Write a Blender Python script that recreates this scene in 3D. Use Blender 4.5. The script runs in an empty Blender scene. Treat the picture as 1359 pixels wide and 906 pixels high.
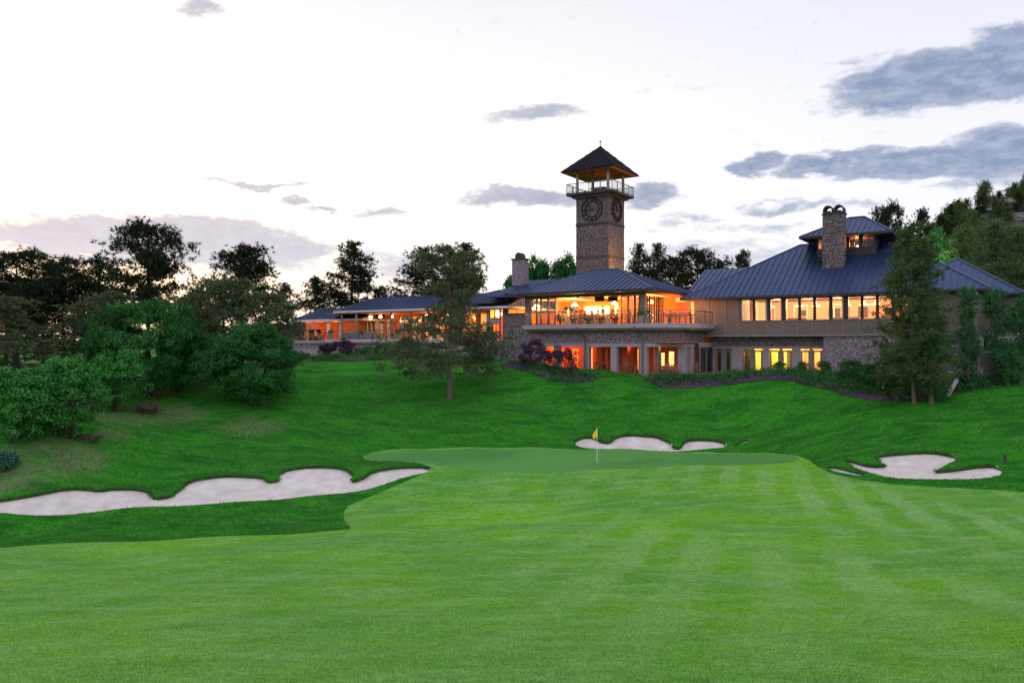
import bpy, math, random
import numpy as np
from mathutils import Vector
from mathutils.geometry import delaunay_2d_cdt
from mathutils.bvhtree import BVHTree
R = math.radians
scene = bpy.context.scene
COL = scene.collection
F, CX, HY = 1057.0, 679.5, 458.0          # focal length in photo pixels, centre, horizon row

# ------------------------------------------------------------------ camera
cam = bpy.data.cameras.new('camera'); camo = bpy.data.objects.new('camera', cam); COL.objects.link(camo)
camo.location = (0, 0, 0); camo.rotation_euler = (R(90), 0, 0)
cam.sensor_width = 36; cam.lens = F * 36 / 1359; cam.shift_y = (HY - 453) / 1359
cam.clip_start = .1; cam.clip_end = 5000
scene.camera = camo

# ------------------------------------------------------------------ materials
def M_(name):
    m = bpy.data.materials.new(name); m.use_nodes = True; nt = m.node_tree; nt.nodes.clear()
    o = nt.nodes.new('ShaderNodeOutputMaterial'); b = nt.nodes.new('ShaderNodeBsdfPrincipled')
    nt.links.new(b.outputs[0], o.inputs[0]); return m, nt, b, o
class NB:
    def __init__(s, nt): s.nt = nt
    def n(s, t, **k):
        x = s.nt.nodes.new(t)
        for a, v in k.items(): setattr(x, a, v)
        return x
    def l(s, a, b): s.nt.links.new(a, b)
    def set(s, sock, v):
        if hasattr(v, 'is_output') or hasattr(v, 'links'): s.l(v, sock)
        else: sock.default_value = v
    def math(s, op, a, b=None, c=None, clamp=False):
        x = s.n('ShaderNodeMath', operation=op); x.use_clamp = clamp; s.set(x.inputs[0], a)
        if b is not None: s.set(x.inputs[1], b)
        if c is not None: s.set(x.inputs[2], c)
        return x.outputs[0]
    def mix(s, f, a, b, bt='MIX'):
        x = s.n('ShaderNodeMix', data_type='RGBA', blend_type=bt); s.set(x.inputs[0], f)
        for i, v in ((6, a), (7, b)):
            if isinstance(v, (tuple, list)): v = (*v[:3], 1)
            s.set(x.inputs[i], v)
        return x.outputs[2]
    def noise(s, vec, scale, detail=4, rough=.55, dist=0):
        x = s.n('ShaderNodeTexNoise'); x.inputs['Scale'].default_value = scale; x.inputs['Detail'].default_value = detail
        x.inputs['Roughness'].default_value = rough; x.inputs['Distortion'].default_value = dist
        if vec is not None: s.l(vec, x.inputs['Vector'])
        return x.outputs[0]
    def map(s, vec, scale=(1, 1, 1), rot=(0, 0, 0), loc=(0, 0, 0)):
        x = s.n('ShaderNodeMapping'); s.l(vec, x.inputs[0]); x.inputs['Scale'].default_value = scale
        x.inputs['Rotation'].default_value = rot; x.inputs['Location'].default_value = loc; return x.outputs[0]
    def ramp(s, f, stops):
        x = s.n('ShaderNodeValToRGB'); s.l(f, x.inputs[0]); e = x.color_ramp.elements
        while len(e) < len(stops): e.new(.5)
        for el, (p, c) in zip(e, stops): el.position = p; el.color = (*c, 1) if len(c) == 3 else c
        return x.outputs[0]
    def mr(s, v, a, b, c=0, d=1, smooth=True):
        x = s.n('ShaderNodeMapRange'); x.interpolation_type = 'SMOOTHSTEP' if smooth else 'LINEAR'
        s.set(x.inputs[0], v); s.set(x.inputs[1], a); s.set(x.inputs[2], b); s.set(x.inputs[3], c); s.set(x.inputs[4], d); return x.outputs[0]
    def bump(s, h, strength, dist, bsdf):
        x = s.n('ShaderNodeBump'); x.inputs['Strength'].default_value = strength; x.inputs['Distance'].default_value = dist
        s.l(h, x.inputs['Height']); s.l(x.outputs[0], bsdf.inputs['Normal'])
    def obj(s): return s.n('ShaderNodeTexCoord').outputs['Object']

def plain(name, col, rough=.6, metal=0, var=.15, scale=3, bump=0, spec=.5):
    m, nt, b, o = M_(name); k = NB(nt); v = k.obj()
    n = k.noise(v, scale, 5)
    k.l(k.mix(n, tuple(c * (1 - var) for c in col), tuple(min(1, c * (1 + var)) for c in col)), b.inputs['Base Color'])
    b.inputs['Roughness'].default_value = rough; b.inputs['Metallic'].default_value = metal
    b.inputs['Specular IOR Level'].default_value = spec
    if bump: k.bump(k.noise(v, scale * 12, 4), bump, .02, b)
    return m
def emis(name, col, strength):
    m, nt, b, o = M_(name); b.inputs['Base Color'].default_value = (*col, 1)
    b.inputs['Emission Color'].default_value = (*col, 1); b.inputs['Emission Strength'].default_value = strength; return m

def stone_mat(name, cols, mortar, s=3.2):
    m, nt, b, o = M_(name); k = NB(nt); v = k.map(k.obj(), (s, s, s * 2.3))
    w = k.n('ShaderNodeTexNoise'); w.inputs['Scale'].default_value = 1.2; k.l(v, w.inputs[0])
    vv = k.n('ShaderNodeVectorMath', operation='MULTIPLY_ADD'); k.l(w.outputs[1], vv.inputs[0]); vv.inputs[1].default_value = (.35,) * 3; k.l(v, vv.inputs[2])
    vo = k.n('ShaderNodeTexVoronoi'); k.l(vv.outputs[0], vo.inputs['Vector']); vo.inputs['Randomness'].default_value = .85
    ed = k.n('ShaderNodeTexVoronoi', feature='DISTANCE_TO_EDGE'); k.l(vv.outputs[0], ed.inputs['Vector']); ed.inputs['Randomness'].default_value = .85
    sep = k.n('ShaderNodeSeparateColor'); k.l(vo.outputs['Color'], sep.inputs[0])
    c = k.ramp(sep.outputs[0], [(i / (len(cols) - 1), q) for i, q in enumerate(cols)])
    c = k.mix(k.noise(k.obj(), 14, 4), c, (.12, .1, .11), 'MULTIPLY') if False else c
    e = k.mr(ed.outputs['Distance'], .02, .1)
    k.l(k.mix(e, mortar, c), b.inputs['Base Color']); b.inputs['Roughness'].default_value = .85
    h = k.math('ADD', k.math('MULTIPLY', k.mr(ed.outputs['Distance'], 0, .25), 1), k.math('MULTIPLY', sep.outputs[1], .6))
    k.bump(h, .9, .06, b); return m

MT = {}
MT['stone'] = stone_mat('stone', [(.10, .075, .09), (.45, .36, .41), (.18, .13, .16), (.62, .53, .58), (.3, .21, .25), (.82, .74, .78)], (.03, .024, .03), 1.9)
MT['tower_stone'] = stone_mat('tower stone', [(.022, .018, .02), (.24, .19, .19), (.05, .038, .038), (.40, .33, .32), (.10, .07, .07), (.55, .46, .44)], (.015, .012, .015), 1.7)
MT['beam'] = plain('painted concrete', (.31, .26, .28), .75, var=.12, scale=2, bump=.2)
MT['trim'] = plain('taupe trim', (.19, .16, .155), .6, var=.1)
MT['dark'] = plain('dark bronze metal', (.022, .02, .024), .5, .0, var=.2, spec=.3)
MT['troof'] = plain('black metal roofing', (.006, .006, .010), .6, 0, var=.2, spec=.08)
MT['rail'] = plain('railing metal', (.12, .11, .11), .4, .6)
MT['wfascia'] = plain('pale fascia', (.5, .46, .47), .5, var=.08)
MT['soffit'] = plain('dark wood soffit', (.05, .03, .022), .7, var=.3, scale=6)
MT['white'] = plain('white paint', (.75, .73, .7), .5, var=.05)
MT['floor_in'] = plain('patio paving', (.25, .2, .17), .7, var=.2, scale=4)
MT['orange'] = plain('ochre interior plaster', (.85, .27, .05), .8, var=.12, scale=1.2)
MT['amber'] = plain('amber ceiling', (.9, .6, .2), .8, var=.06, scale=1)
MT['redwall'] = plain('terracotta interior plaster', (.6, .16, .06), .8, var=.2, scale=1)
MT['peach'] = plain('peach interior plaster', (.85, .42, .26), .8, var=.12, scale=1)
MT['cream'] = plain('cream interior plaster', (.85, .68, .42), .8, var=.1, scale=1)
MT['darkwood'] = plain('dark timber', (.07, .035, .02), .5, var=.3, scale=5)
MT['teak'] = plain('weathered teak', (.36, .2, .12), .6, var=.25, scale=8)
MT['wicker'] = plain('grey wicker', (.2, .19, .19), .8, var=.3, scale=20, bump=.3)
MT['black'] = plain('matt black', (.018, .017, .019), .8, var=.1, spec=.1)
MT['sandconc'] = plain('pale concrete', (.32, .28, .28), .8, var=.15, scale=2, bump=.2)
MT['bulb'] = emis('lamp glow', (1, .62, .25), 26)
MT['shade'] = emis('lamp shade glow', (1, .58, .2), 9)
MT['yellow'] = plain('yellow nylon', (.85, .55, .02), .6, var=.08)
MT['bark'] = plain('bark', (.12, .085, .07), .9, var=.45, scale=5, bump=.8)
MT['barkd'] = plain('dark bark', (.05, .038, .03), .9, var=.4, scale=5, bump=.6)
MT['soil'] = plain('dark soil lip', (.05, .035, .022), .95, var=.5, scale=6, bump=.5)
def siding():
    m, nt, b, o = M_('taupe lap siding'); k = NB(nt); v = k.obj()
    sp = k.n('ShaderNodeSeparateXYZ'); k.l(v, sp.inputs[0])
    f = k.math('FRACT', k.math('MULTIPLY', sp.outputs[2], 5.5))
    n = k.noise(k.map(v, (.6, .6, 9)), 2, 4)
    k.l(k.mix(n, (.115, .09, .08), (.19, .15, .135)), b.inputs['Base Color'])
    b.inputs['Roughness'].default_value = .65; k.bump(f, .8, .03, b); return m
MT['siding'] = siding()
def roofm():
    m, nt, b, o = M_('standing seam metal'); k = NB(nt); v = k.obj()
    n = k.noise(v, .5, 4); n2 = k.noise(k.map(v, (3, 3, .4)), 1.5, 5)
    c = k.mix(n, (.011, .028, .10), (.032, .062, .165)); c = k.mix(k.math('MULTIPLY', n2, .35), c, (.10, .13, .19))
    k.l(c, b.inputs['Base Color']); b.inputs['Metallic'].default_value = .6
    k.l(k.mr(n2, .2, .8, .3, .5), b.inputs['Roughness']); k.bump(k.noise(v, 2.2, 3), .25, .04, b); return m
MT['roof'] = roofm()
def glassm():
    m, nt, b, o = M_('window glass'); k = NB(nt)
    t = k.n('ShaderNodeBsdfTransparent'); t.inputs[0].default_value = (.93, .94, .93, 1)
    g = k.n('ShaderNodeBsdfGlossy'); g.inputs['Roughness'].default_value = .03; g.inputs[0].default_value = (.9, .95, 1, 1)
    fr = k.n('ShaderNodeFresnel'); fr.inputs[0].default_value = 1.45
    mx = k.n('ShaderNodeMixShader'); k.l(fr.outputs[0], mx.inputs[0]); k.l(t.outputs[0], mx.inputs[1]); k.l(g.outputs[0], mx.inputs[2])
    k.l(mx.outputs[0], o.inputs[0]); return m
MT['glass'] = glassm()

def leafm(name, dark, light, trans=.25, rough=.55):
    m, nt, b, o = M_(name); k = NB(nt); g = k.n('ShaderNodeNewGeometry')
    n = k.noise(k.obj(), .9, 3); f = k.math('MULTIPLY_ADD', g.outputs['Random Per Island'], .55, k.math('MULTIPLY', n, .55))
    c = k.mix(k.mr(f, .15, .85), dark, light); k.l(c, b.inputs['Base Color'])
    b.inputs['Roughness'].default_value = .7; b.inputs['Specular IOR Level'].default_value = .08
    t = k.n('ShaderNodeBsdfTranslucent'); k.l(c, t.inputs[0])
    mx = k.n('ShaderNodeMixShader'); mx.inputs[0].default_value = trans
    k.l(b.outputs[0], mx.inputs[1]); k.l(t.outputs[0], mx.inputs[2]); k.l(mx.outputs[0], o.inputs[0]); return m
MT['pine'] = leafm('dark pine needles', (.005, .010, .005), (.03, .048, .018), .08)
MT['pine2'] = leafm('olive pine needles', (.016, .034, .016), (.14, .185, .085), .12)
MT['pine3'] = leafm('dark green pine needles', (.014, .038, .013), (.12, .19, .065), .15)
MT['spruce'] = leafm('green pine needles', (.012, .06, .028), (.08, .24, .08), .18)
MT['oak'] = leafm('oak leaves', (.002, .024, .007), (.04, .18, .04), .12)
MT['oak2'] = leafm('bright oak leaves', (.003, .036, .008), (.07, .30, .05), .12)
MT['shrub'] = leafm('shrub leaves', (.012, .05, .018), (.06, .19, .04), .2)
MT['purple'] = leafm('purple smoke bush leaves', (.02, .008, .018), (.1, .05, .09), .15)
MT['brush'] = leafm('dry grey brush', (.05, .04, .035), (.17, .13, .10), .15)
MT['bluesh'] = leafm('blue green leaves', (.015, .06, .05), (.06, .18, .12), .15)
MT['flower_p'] = leafm('purple flowers', (.05, .02, .09), (.3, .15, .42), .2)
MT['flower_w'] = leafm('pale flowers', (.35, .2, .25), (.8, .65, .7), .2)
MT['blade'] = leafm('rough grass blades', (.012, .09, .012), (.07, .26, .035), .25)
MT['fblade'] = leafm('fairway grass blades', (.07, .24, .01), (.34, .54, .16), .3)

# ------------------------------------------------------------------ mesh builder
class MB:
    def __init__(s): s.v = []; s.f = []
    def quad(s, a, b, c, d): i = len(s.v); s.v += [a, b, c, d]; s.f.append((i, i + 1, i + 2, i + 3)); return s
    def poly(s, pts): i = len(s.v); s.v += list(pts); s.f.append(tuple(range(i, i + len(pts)))); return s
    def box(s, x0, x1, y0, y1, z0, z1):
        if x0 > x1: x0, x1 = x1, x0
        if y0 > y1: y0, y1 = y1, y0
        if z0 > z1: z0, z1 = z1, z0
        i = len(s.v)
        s.v += [(x, y, z) for z in (z0, z1) for (x, y) in ((x0, y0), (x1, y0), (x1, y1), (x0, y1))]
        s.f += [tuple(i + q for q in t) for t in ((0, 3, 2, 1), (4, 5, 6, 7), (0, 1, 5, 4), (1, 2, 6, 5), (2, 3, 7, 6), (3, 0, 4, 7))]; return s
    def prism(s, pts, z0, z1):            # plan polygon extruded
        n = len(pts); i = len(s.v)
        s.v += [(p[0], p[1], z0) for p in pts] + [(p[0], p[1], z1) for p in pts]
        s.f.append(tuple(i + n - 1 - q for q in range(n))); s.f.append(tuple(i + n + q for q in range(n)))
        for q in range(n): s.f.append((i + q, i + (q + 1) % n, i + n + (q + 1) % n, i + n + q))
        return s
    def beam(s, a, b, w, h=None):         # square bar between two points
        h = h or w; a = Vector(a); b = Vector(b); d = (b - a).normalized()
        up = Vector((0, 0, 1)) if abs(d.z) < .95 else Vector((0, 1, 0))
        sx = d.cross(up).normalized() * (w / 2); sy = sx.cross(d).normalized() * (h / 2); i = len(s.v)
        for p in (a, b):
            for q in (-sx - sy, sx - sy, sx + sy, -sx + sy): s.v.append(tuple(p + q))
        s.f += [tuple(i + q for q in t) for t in ((0, 3, 2, 1), (4, 5, 6, 7), (0, 1, 5, 4), (1, 2, 6, 5), (2, 3, 7, 6), (3, 0, 4, 7))]; return s
    def tube(s, pts, rs, n=6, cap=True):
        pts = [Vector(p) for p in pts]; i0 = len(s.v); ref = Vector((.3, .9, .1))
        for j, p in enumerate(pts):
            d = (pts[min(j + 1, len(pts) - 1)] - pts[max(j - 1, 0)]).normalized()
            sx = d.cross(ref)
            if sx.length < .1: sx = d.cross(Vector((1, 0, 0)))
            sx.normalize(); sy = d.cross(sx); r = rs[j] if hasattr(rs, '__len__') else rs
            for q in range(n):
                a = 2 * math.pi * q / n; s.v.append(tuple(p + sx * (math.cos(a) * r) + sy * (math.sin(a) * r)))
        for j in range(len(pts) - 1):
            for q in range(n):
                a = i0 + j * n + q; b = i0 + j * n + (q + 1) % n; s.f.append((a, b, b + n, a + n))
        if cap: s.f.append(tuple(i0 + q for q in reversed(range(n)))); s.f.append(tuple(i0 + (len(pts) - 1) * n + q for q in range(n)))
        return s
    def lathe(s, prof, c=(0, 0, 0), n=12):
        i0 = len(s.v)
        for (r, z) in prof:
            for q in range(n): a = 2 * math.pi * q / n; s.v.append((c[0] + r * math.cos(a), c[1] + r * math.sin(a), c[2] + z))
        for j in range(len(prof) - 1):
            for q in range(n): a = i0 + j * n + q; b = i0 + j * n + (q + 1) % n; s.f.append((a, b, b + n, a + n))
        s.f.append(tuple(i0 + q for q in reversed(range(n)))); s.f.append(tuple(i0 + (len(prof) - 1) * n + q for q in range(n))); return s
    def build(s, name, mat, parent=None, smooth=False):
        me = bpy.data.meshes.new(name); me.from_pydata([tuple(p) for p in s.v], [], s.f)
        return link(name, me, mat, parent, smooth)
def link(name, me, mat, parent=None, smooth=False):
    if mat is not None: me.materials.append(MT[mat] if isinstance(mat, str) else mat)
    if smooth: me.polygons.foreach_set('use_smooth', [True] * len(me.polygons))
    me.update(); o = bpy.data.objects.new(name, me); COL.objects.link(o)
    if parent: o.parent = parent
    return o
def npmesh(name, V, nper):                # V (n*nper,3) of separate faces with nper corners
    n = len(V) // nper; me = bpy.data.meshes.new(name)
    me.vertices.add(len(V)); me.vertices.foreach_set('co', np.asarray(V, np.float32).ravel())
    me.loops.add(len(V)); me.loops.foreach_set('vertex_index', np.arange(len(V), dtype=np.int32))
    me.polygons.add(n); me.polygons.foreach_set('loop_start', np.arange(0, len(V), nper, dtype=np.int32))
    me.update(calc_edges=True); return me
def tag(o, label=None, cat=None, group=None, kind=None):
    if label: o['label'] = label
    if cat: o['category'] = cat
    if group: o['group'] = group
    if kind: o['kind'] = kind
    return o
def empty(name, loc=(0, 0, 0), rz=0, label=None, cat=None, group=None):
    o = bpy.data.objects.new(name, None); o.empty_display_size = .3; COL.objects.link(o); o.location = loc; o.rotation_euler = (0, 0, rz)
    return tag(o, label, cat, group)
def copy_tree(o, parent=None):
    c = o.copy(); COL.objects.link(c)
    if parent: c.parent = parent
    for ch in list(o.children): copy_tree(ch, c)
    return c

# ------------------------------------------------------------------ terrain
def PW(px, py, Y): return ((px - CX) / F * Y, Y, (HY - py) / F * Y)
CP = [PW(*q) for q in [
 # foreground fairway
 (0, 906, 7.5), (340, 906, 7.4), (680, 906, 7.3), (1020, 906, 7.3), (1359, 906, 7.3),
 (-300, 820, 13), (0, 815, 13), (450, 810, 13), (900, 805, 13), (1359, 800, 13), (1700, 800, 13),
 (-300, 755, 20), (0, 755, 20), (450, 745, 20), (900, 740, 20), (1359, 738, 20), (1700, 740, 20),
 (-400, 738, 26), (-100, 733, 26), (0, 727, 26.5), (150, 719, 27), (300, 711, 27.5), (470, 703, 28), (680, 697, 28), (850, 692, 28), (1000, 690, 28), (1359, 688, 28), (1700, 690, 27),
 # dip beyond the crest
 (0, 729, 31.5), (300, 714, 32), (470, 704, 32), (680, 694, 32.5), (850, 676, 33), (1000, 665, 33.5), (1200, 668, 33), (1359, 668, 33),
 (0, 712, 34), (250, 700, 35), (470, 690, 35), (650, 672, 36), (850, 648, 38), (1000, 642, 38), (1200, 648, 38), (1359, 655, 37),
 # bunker shelf left
 (0, 682, 35.5), (150, 677, 36.5), (300, 667, 38), (450, 655, 39.5), (570, 640, 41), (0, 660, 37.2), (150, 650, 38.5), (300, 634, 41), (450, 620, 42.5), (570, 618, 43),
 (-200, 680, 36), (-200, 600, 40), (-300, 520, 48), (-200, 470, 70),
 # green
 (480, 606, 46.8), (600, 596, 50), (620, 623, 43), (793, 614, 45), (700, 627, 42.5), (850, 596, 50.3), (1000, 599, 49.5), (1065, 608, 46.5), (960, 618, 43.8),
 # back bunker and bank
 (760, 590, 51.4), (860, 597, 50.5), (840, 578, 53), (930, 583, 52.6), (990, 585, 52), (600, 580, 52), (840, 560, 55), (700, 560, 55), (600, 550, 55.5), (960, 556, 55.5), (840, 535, 58), (700, 535, 58.5), (600, 526, 58.6),
 (760, 515, 60.3), (680, 500, 62.5), (905, 516, 59.5), (840, 503, 61.5), (1030, 506, 57.5), (960, 530, 57), (1040, 545, 54),
 # left rough
 (300, 600, 45), (150, 620, 41), (60, 610, 39.5), (400, 570, 50), (300, 560, 50.5), (200, 550, 51), (60, 570, 42), (0, 590, 39.5), (450, 540, 56), (500, 515, 60), (400, 505, 63), (480, 600, 47.5),
 (400, 482, 69), (480, 479, 70), (560, 480, 69), (620, 488, 66), (400, 478, 76), (480, 474, 76), (560, 472, 73.5),
 (330, 525, 56), (230, 510, 60), (100, 510, 56), (100, 480, 70), (250, 478, 75), (0, 480, 70),
 # right
 (1120, 611, 44.8), (1150, 633, 40.8), (1240, 637, 39.8), (1330, 635, 39.6), (1210, 602, 44.3), (1320, 618, 42), (1400, 620, 41.5), (1100, 590, 47.5), (1200, 583, 46.2), (1359, 585, 44.2),
 (1100, 560, 51), (1200, 555, 49), (1359, 548, 47.5), (1100, 530, 54.2), (1170, 535, 52), (1240, 532, 51), (1300, 518, 51.5), (1359, 509, 52), (1500, 505, 50), (1600, 560, 42), (1359, 497, 55), (1600, 490, 55), (1290, 505, 54), (1230, 512, 53.5), (1170, 513, 54.5),
 (667, 478, 67.5), (697, 484, 65.8), (725, 489, 64.4), (750, 494, 63.4), (640, 477, 69.5),
 ]]
for x, y, z in [(-10, -5, -1.2), (0, 0, -1.7), (10, -5, -1.2), (0, 4, -2.5), (-12, 4, -2.5), (12, 4, -2.4), (0, -30, 1), (-60, 0, -2), (60, 0, -1), (-80, 40, -3), (90, 40, 1), (-80, 90, -1), (90, 90, 3),
                (-40, 110, -.5), (0, 110, -.3), (50, 110, 1.5), (-120, 150, 0), (0, 160, 0), (120, 150, 5), (-60, -60, 2), (60, -60, 2),
                (20, 66, -2.35), (30, 62, -2.35), (8, 70, -2.35), (0, 74, -2), (14, 63.5, -2.35), (-25, 92, -1), (35, 75, -1.5), (25, 75, -2)]:
    CP.append((x, y, z))
CPn = np.array(CP); P2 = CPn[:, :2] / 50
def _k(d2): return np.where(d2 > 1e-12, .5 * d2 * np.log(np.maximum(d2, 1e-12)), 0)
_d = ((P2[:, None] - P2[None]) ** 2).sum(-1); _n = len(P2)
_A = np.zeros((_n + 3, _n + 3)); _A[:_n, :_n] = _k(_d) + np.eye(_n) * 4e-4
_A[:_n, _n] = 1; _A[:_n, _n + 1:] = P2; _A[_n:, :_n] = _A[:_n, _n:].T
_W = np.linalg.solve(_A, np.r_[CPn[:, 2], 0, 0, 0])
def tz_raw(X, Y):
    X = np.atleast_1d(np.asarray(X, float)); Y = np.atleast_1d(np.asarray(Y, float)); out = np.empty(len(X))
    for i in range(0, len(X), 20000):
        q = np.c_[X[i:i + 20000], Y[i:i + 20000]] / 50
        d = ((q[:, None] - P2[None]) ** 2).sum(-1)
        out[i:i + 20000] = _k(d) @ _W[:_n] + _W[_n] + q @ _W[_n + 1:]
    r = np.hypot(X, Y - 40); f = np.clip((r - 85) / 60, 0, 1); f = f * f * (3 - 2 * f)
    far = .5 + .8 * np.sin(X / 70) * np.cos(Y / 90)
    fine = .07 * np.sin(X * .9 + 2 * np.sin(Y * .35)) * np.sin(Y * .8 + X * .3) * np.clip((np.hypot(X, Y) - 5) / 20, 0, 1)
    return (out + fine) * (1 - f) + far * f
def tz(x, y): return float(tz_raw([x], [y])[0])
_S = np.concatenate([np.arange(3, 90, .12)])
def cast(px, py, ymin=3):
    t = (px - CX) / F; e = (HY - py) / F; s = _S[_S >= ymin]
    g = tz_raw(t * s, s) - e * s; k = np.where((g[1:] >= 0) & (g[:-1] < 0))[0]
    if len(k) == 0: s0 = s[np.argmin(np.abs(g))]
    else: i = k[0]; s0 = s[i] + (s[i + 1] - s[i]) * (-g[i]) / (g[i + 1] - g[i])
    return (t * s0, s0)
def dens(p, step=.35, closed=True):
    out = []
    n = len(p)
    for i in range(n if closed else n - 1):
        a = np.array(p[i]); b = np.array(p[(i + 1) % n]); k = max(1, int(np.linalg.norm(b - a) / step))
        for j in range(k): out.append(tuple(a + (b - a) * j / k))
    if not closed: out.append(tuple(p[-1]))
    return out
def smooth(p, it=1, closed=True):
    p = [np.array(q) for q in p]
    for _ in range(it):
        o = []; n = len(p)
        for i in range(n if closed else n - 1):
            a, b = p[i], p[(i + 1) % n]; o += [a * .75 + b * .25, a * .25 + b * .75]
        if not closed: o = [p[0]] + o + [p[-1]]
        p = o
    return [tuple(q) for q in p]
def pxpoly(pts, ymin=3, it=1): return smooth([cast(a, b, ymin) for a, b in pts], it)
POLY = {}
POLY['green'] = pxpoly([(478, 606), (500, 600), (560, 596), (640, 594.5), (720, 595), (800, 597), (880, 600), (960, 601), (1030, 602), (1066, 607), (1045, 614), (960, 617), (880, 619.5), (820, 622), (770, 625), (700, 627), (620, 622), (560, 616), (510, 611)], 38)
POLY['bunkerL'] = pxpoly([(-60, 668), (0, 665), (30, 661), (55, 656), (90, 649), (120, 650), (130, 652.5), (155, 649), (185, 650), (201, 655), (203, 663), (230, 659), (237, 650), (252, 639), (280, 634), (310, 631.5), (350, 634), (355, 641), (371, 638), (373, 626), (400, 621), (430, 620), (455, 622), (470, 631), (465, 640), (480, 637), (495, 626), (530, 620.5), (570, 621), (571, 626), (540, 632), (500, 646), (450, 655), (390, 660), (300, 667), (250, 670), (200, 672), (130, 678), (75, 684), (30, 683), (0, 680), (-60, 674)], 33)
POLY['bunkerC'] = pxpoly([(760, 588.7), (769, 583), (778, 580.7), (790, 582), (798, 587.7), (809, 588.7), (816, 582), (826, 578.7), (840, 577.8), (851, 579), (870, 580), (882, 585), (891, 588.7), (893, 595), (903, 596), (906, 590), (912, 585.2), (931, 584), (950, 585), (962, 589), (966, 592.5), (941, 595.4), (903, 599), (874, 598), (843, 596), (797, 595.6), (776, 594.4)], 48)
POLY['bunkerS'] = pxpoly([(976, 590.6), (985, 586.3), (993, 583.5), (992, 586.4), (978, 591.5)], 48)
POLY['bunkerR'] = pxpoly([(1119, 611), (1130, 612.5), (1155, 620), (1180, 619), (1167, 614), (1162, 607.5), (1180, 604), (1210, 602), (1235, 601), (1260, 605), (1272, 609), (1255, 616), (1237, 627), (1255, 626), (1290, 621), (1320, 619), (1332, 625), (1325, 632), (1280, 636), (1230, 636), (1180, 634), (1155, 627.5), (1130, 619)], 37)
POLY['bunkerT'] = pxpoly([(1095, 620), (1115, 621), (1150, 630), (1145, 632), (1105, 624)], 37)
fw = [cast(*q, 30) for q in [(470, 701), (453, 684), (465, 667), (530, 642), (575, 624), (560, 617), (515, 612), (476, 607), (498, 598.5), (560, 594.5), (640, 593), (720, 593.5), (800, 595.6), (880, 599), (960, 599.6), (1032, 600.6), (1072, 607), (1082, 618), (1110, 630), (1160, 640), (1250, 646), (1359, 652), (1500, 660)]]
fw = smooth([(38, 30), (40, 5), (20, -25), (-30, -25), (-45, 0), (-30, 24.6)] + [PW(q[0], 700, q[1])[:2] for q in [(-100, 26.6), (0, 27), (150, 27.6), (300, 28.2), (440, 29)]] + fw, 1)
POLY['fairway'] = fw
def inside(poly, X, Y):
    p = np.array(poly); c = np.zeros(len(X), bool); j = len(p) - 1
    for i in range(len(p)):
        xi, yi = p[i]; xj, yj = p[j]
        with np.errstate(divide='ignore', invalid='ignore'):
            m = ((yi > Y) != (yj > Y)) & (X < (xj - xi) * (Y - yi) / (yj - yi + 1e-30) + xi)
        c ^= m; j = i
    return c
def pdist(poly, X, Y):                     # distance to outline and inward/outward normal y of the nearest edge
    p = np.array(poly); a = p; b = np.roll(p, -1, 0); best = np.full(len(X), 1e9); ny = np.zeros(len(X))
    area = .5 * np.sum(a[:, 0] * b[:, 1] - b[:, 0] * a[:, 1]); sg = 1 if area > 0 else -1
    for i in range(len(p)):
        d = b[i] - a[i]; L = d @ d + 1e-12; t = np.clip(((X - a[i, 0]) * d[0] + (Y - a[i, 1]) * d[1]) / L, 0, 1)
        dd = np.hypot(X - a[i, 0] - t * d[0], Y - a[i, 1] - t * d[1]); m = dd < best
        best[m] = dd[m]; ny[m] = (-d[0] * sg) / math.sqrt(L)
    return best, ny
BUNK = [k for k in POLY if k.startswith('bunker')]
LIP = {'bunkerL': .1, 'bunkerC': .14, 'bunkerS': .06, 'bunkerR': .12, 'bunkerT': .06}
def far_fac(ny): return np.clip((ny + .15) / .6, 0, 1)
FOOT = [(-9.6, 5.2, 1.3, 14), (5.2, 22.6, 8.5, 22.2)]
def ground_z(X, Y):
    z = tz_raw(X, Y); X = np.asarray(X); Y = np.asarray(Y); ca, sa = math.cos(R(-33)), math.sin(R(-33))
    u = (X - 10.7) * ca + (Y - 62) * sa; v = -(X - 10.7) * sa + (Y - 62) * ca
    for u0, u1, v0, v1 in FOOT:
        f = np.clip(np.minimum(np.minimum(u - u0, u1 - u), np.minimum(v - v0, v1 - v)) / .8, 0, 1); z = z * (1 - f) + np.minimum(z, -2.75) * f
    for k in BUNK:
        p = np.array(POLY[k]); m = (X > p[:, 0].min() - 4) & (X < p[:, 0].max() + 4) & (Y > p[:, 1].min() - 4) & (Y < p[:, 1].max() + 4)
        if not m.any(): continue
        i = np.where(m)[0]; d, ny = pdist(POLY[k], X[i], Y[i]); z[i] += LIP[k] * far_fac(ny) * np.exp(-(d / .9) ** 2)
    return z
def sand_z(k, X, Y):
    z = tz_raw(X, Y); d, ny = pdist(POLY[k], X, Y)
    return z - .05 - .16 * np.clip(d / .9, 0, 1) + .05 * np.sin(X * 1.6 + Y) * np.sin(Y * 1.2) * np.clip(d, 0, 1)
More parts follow.
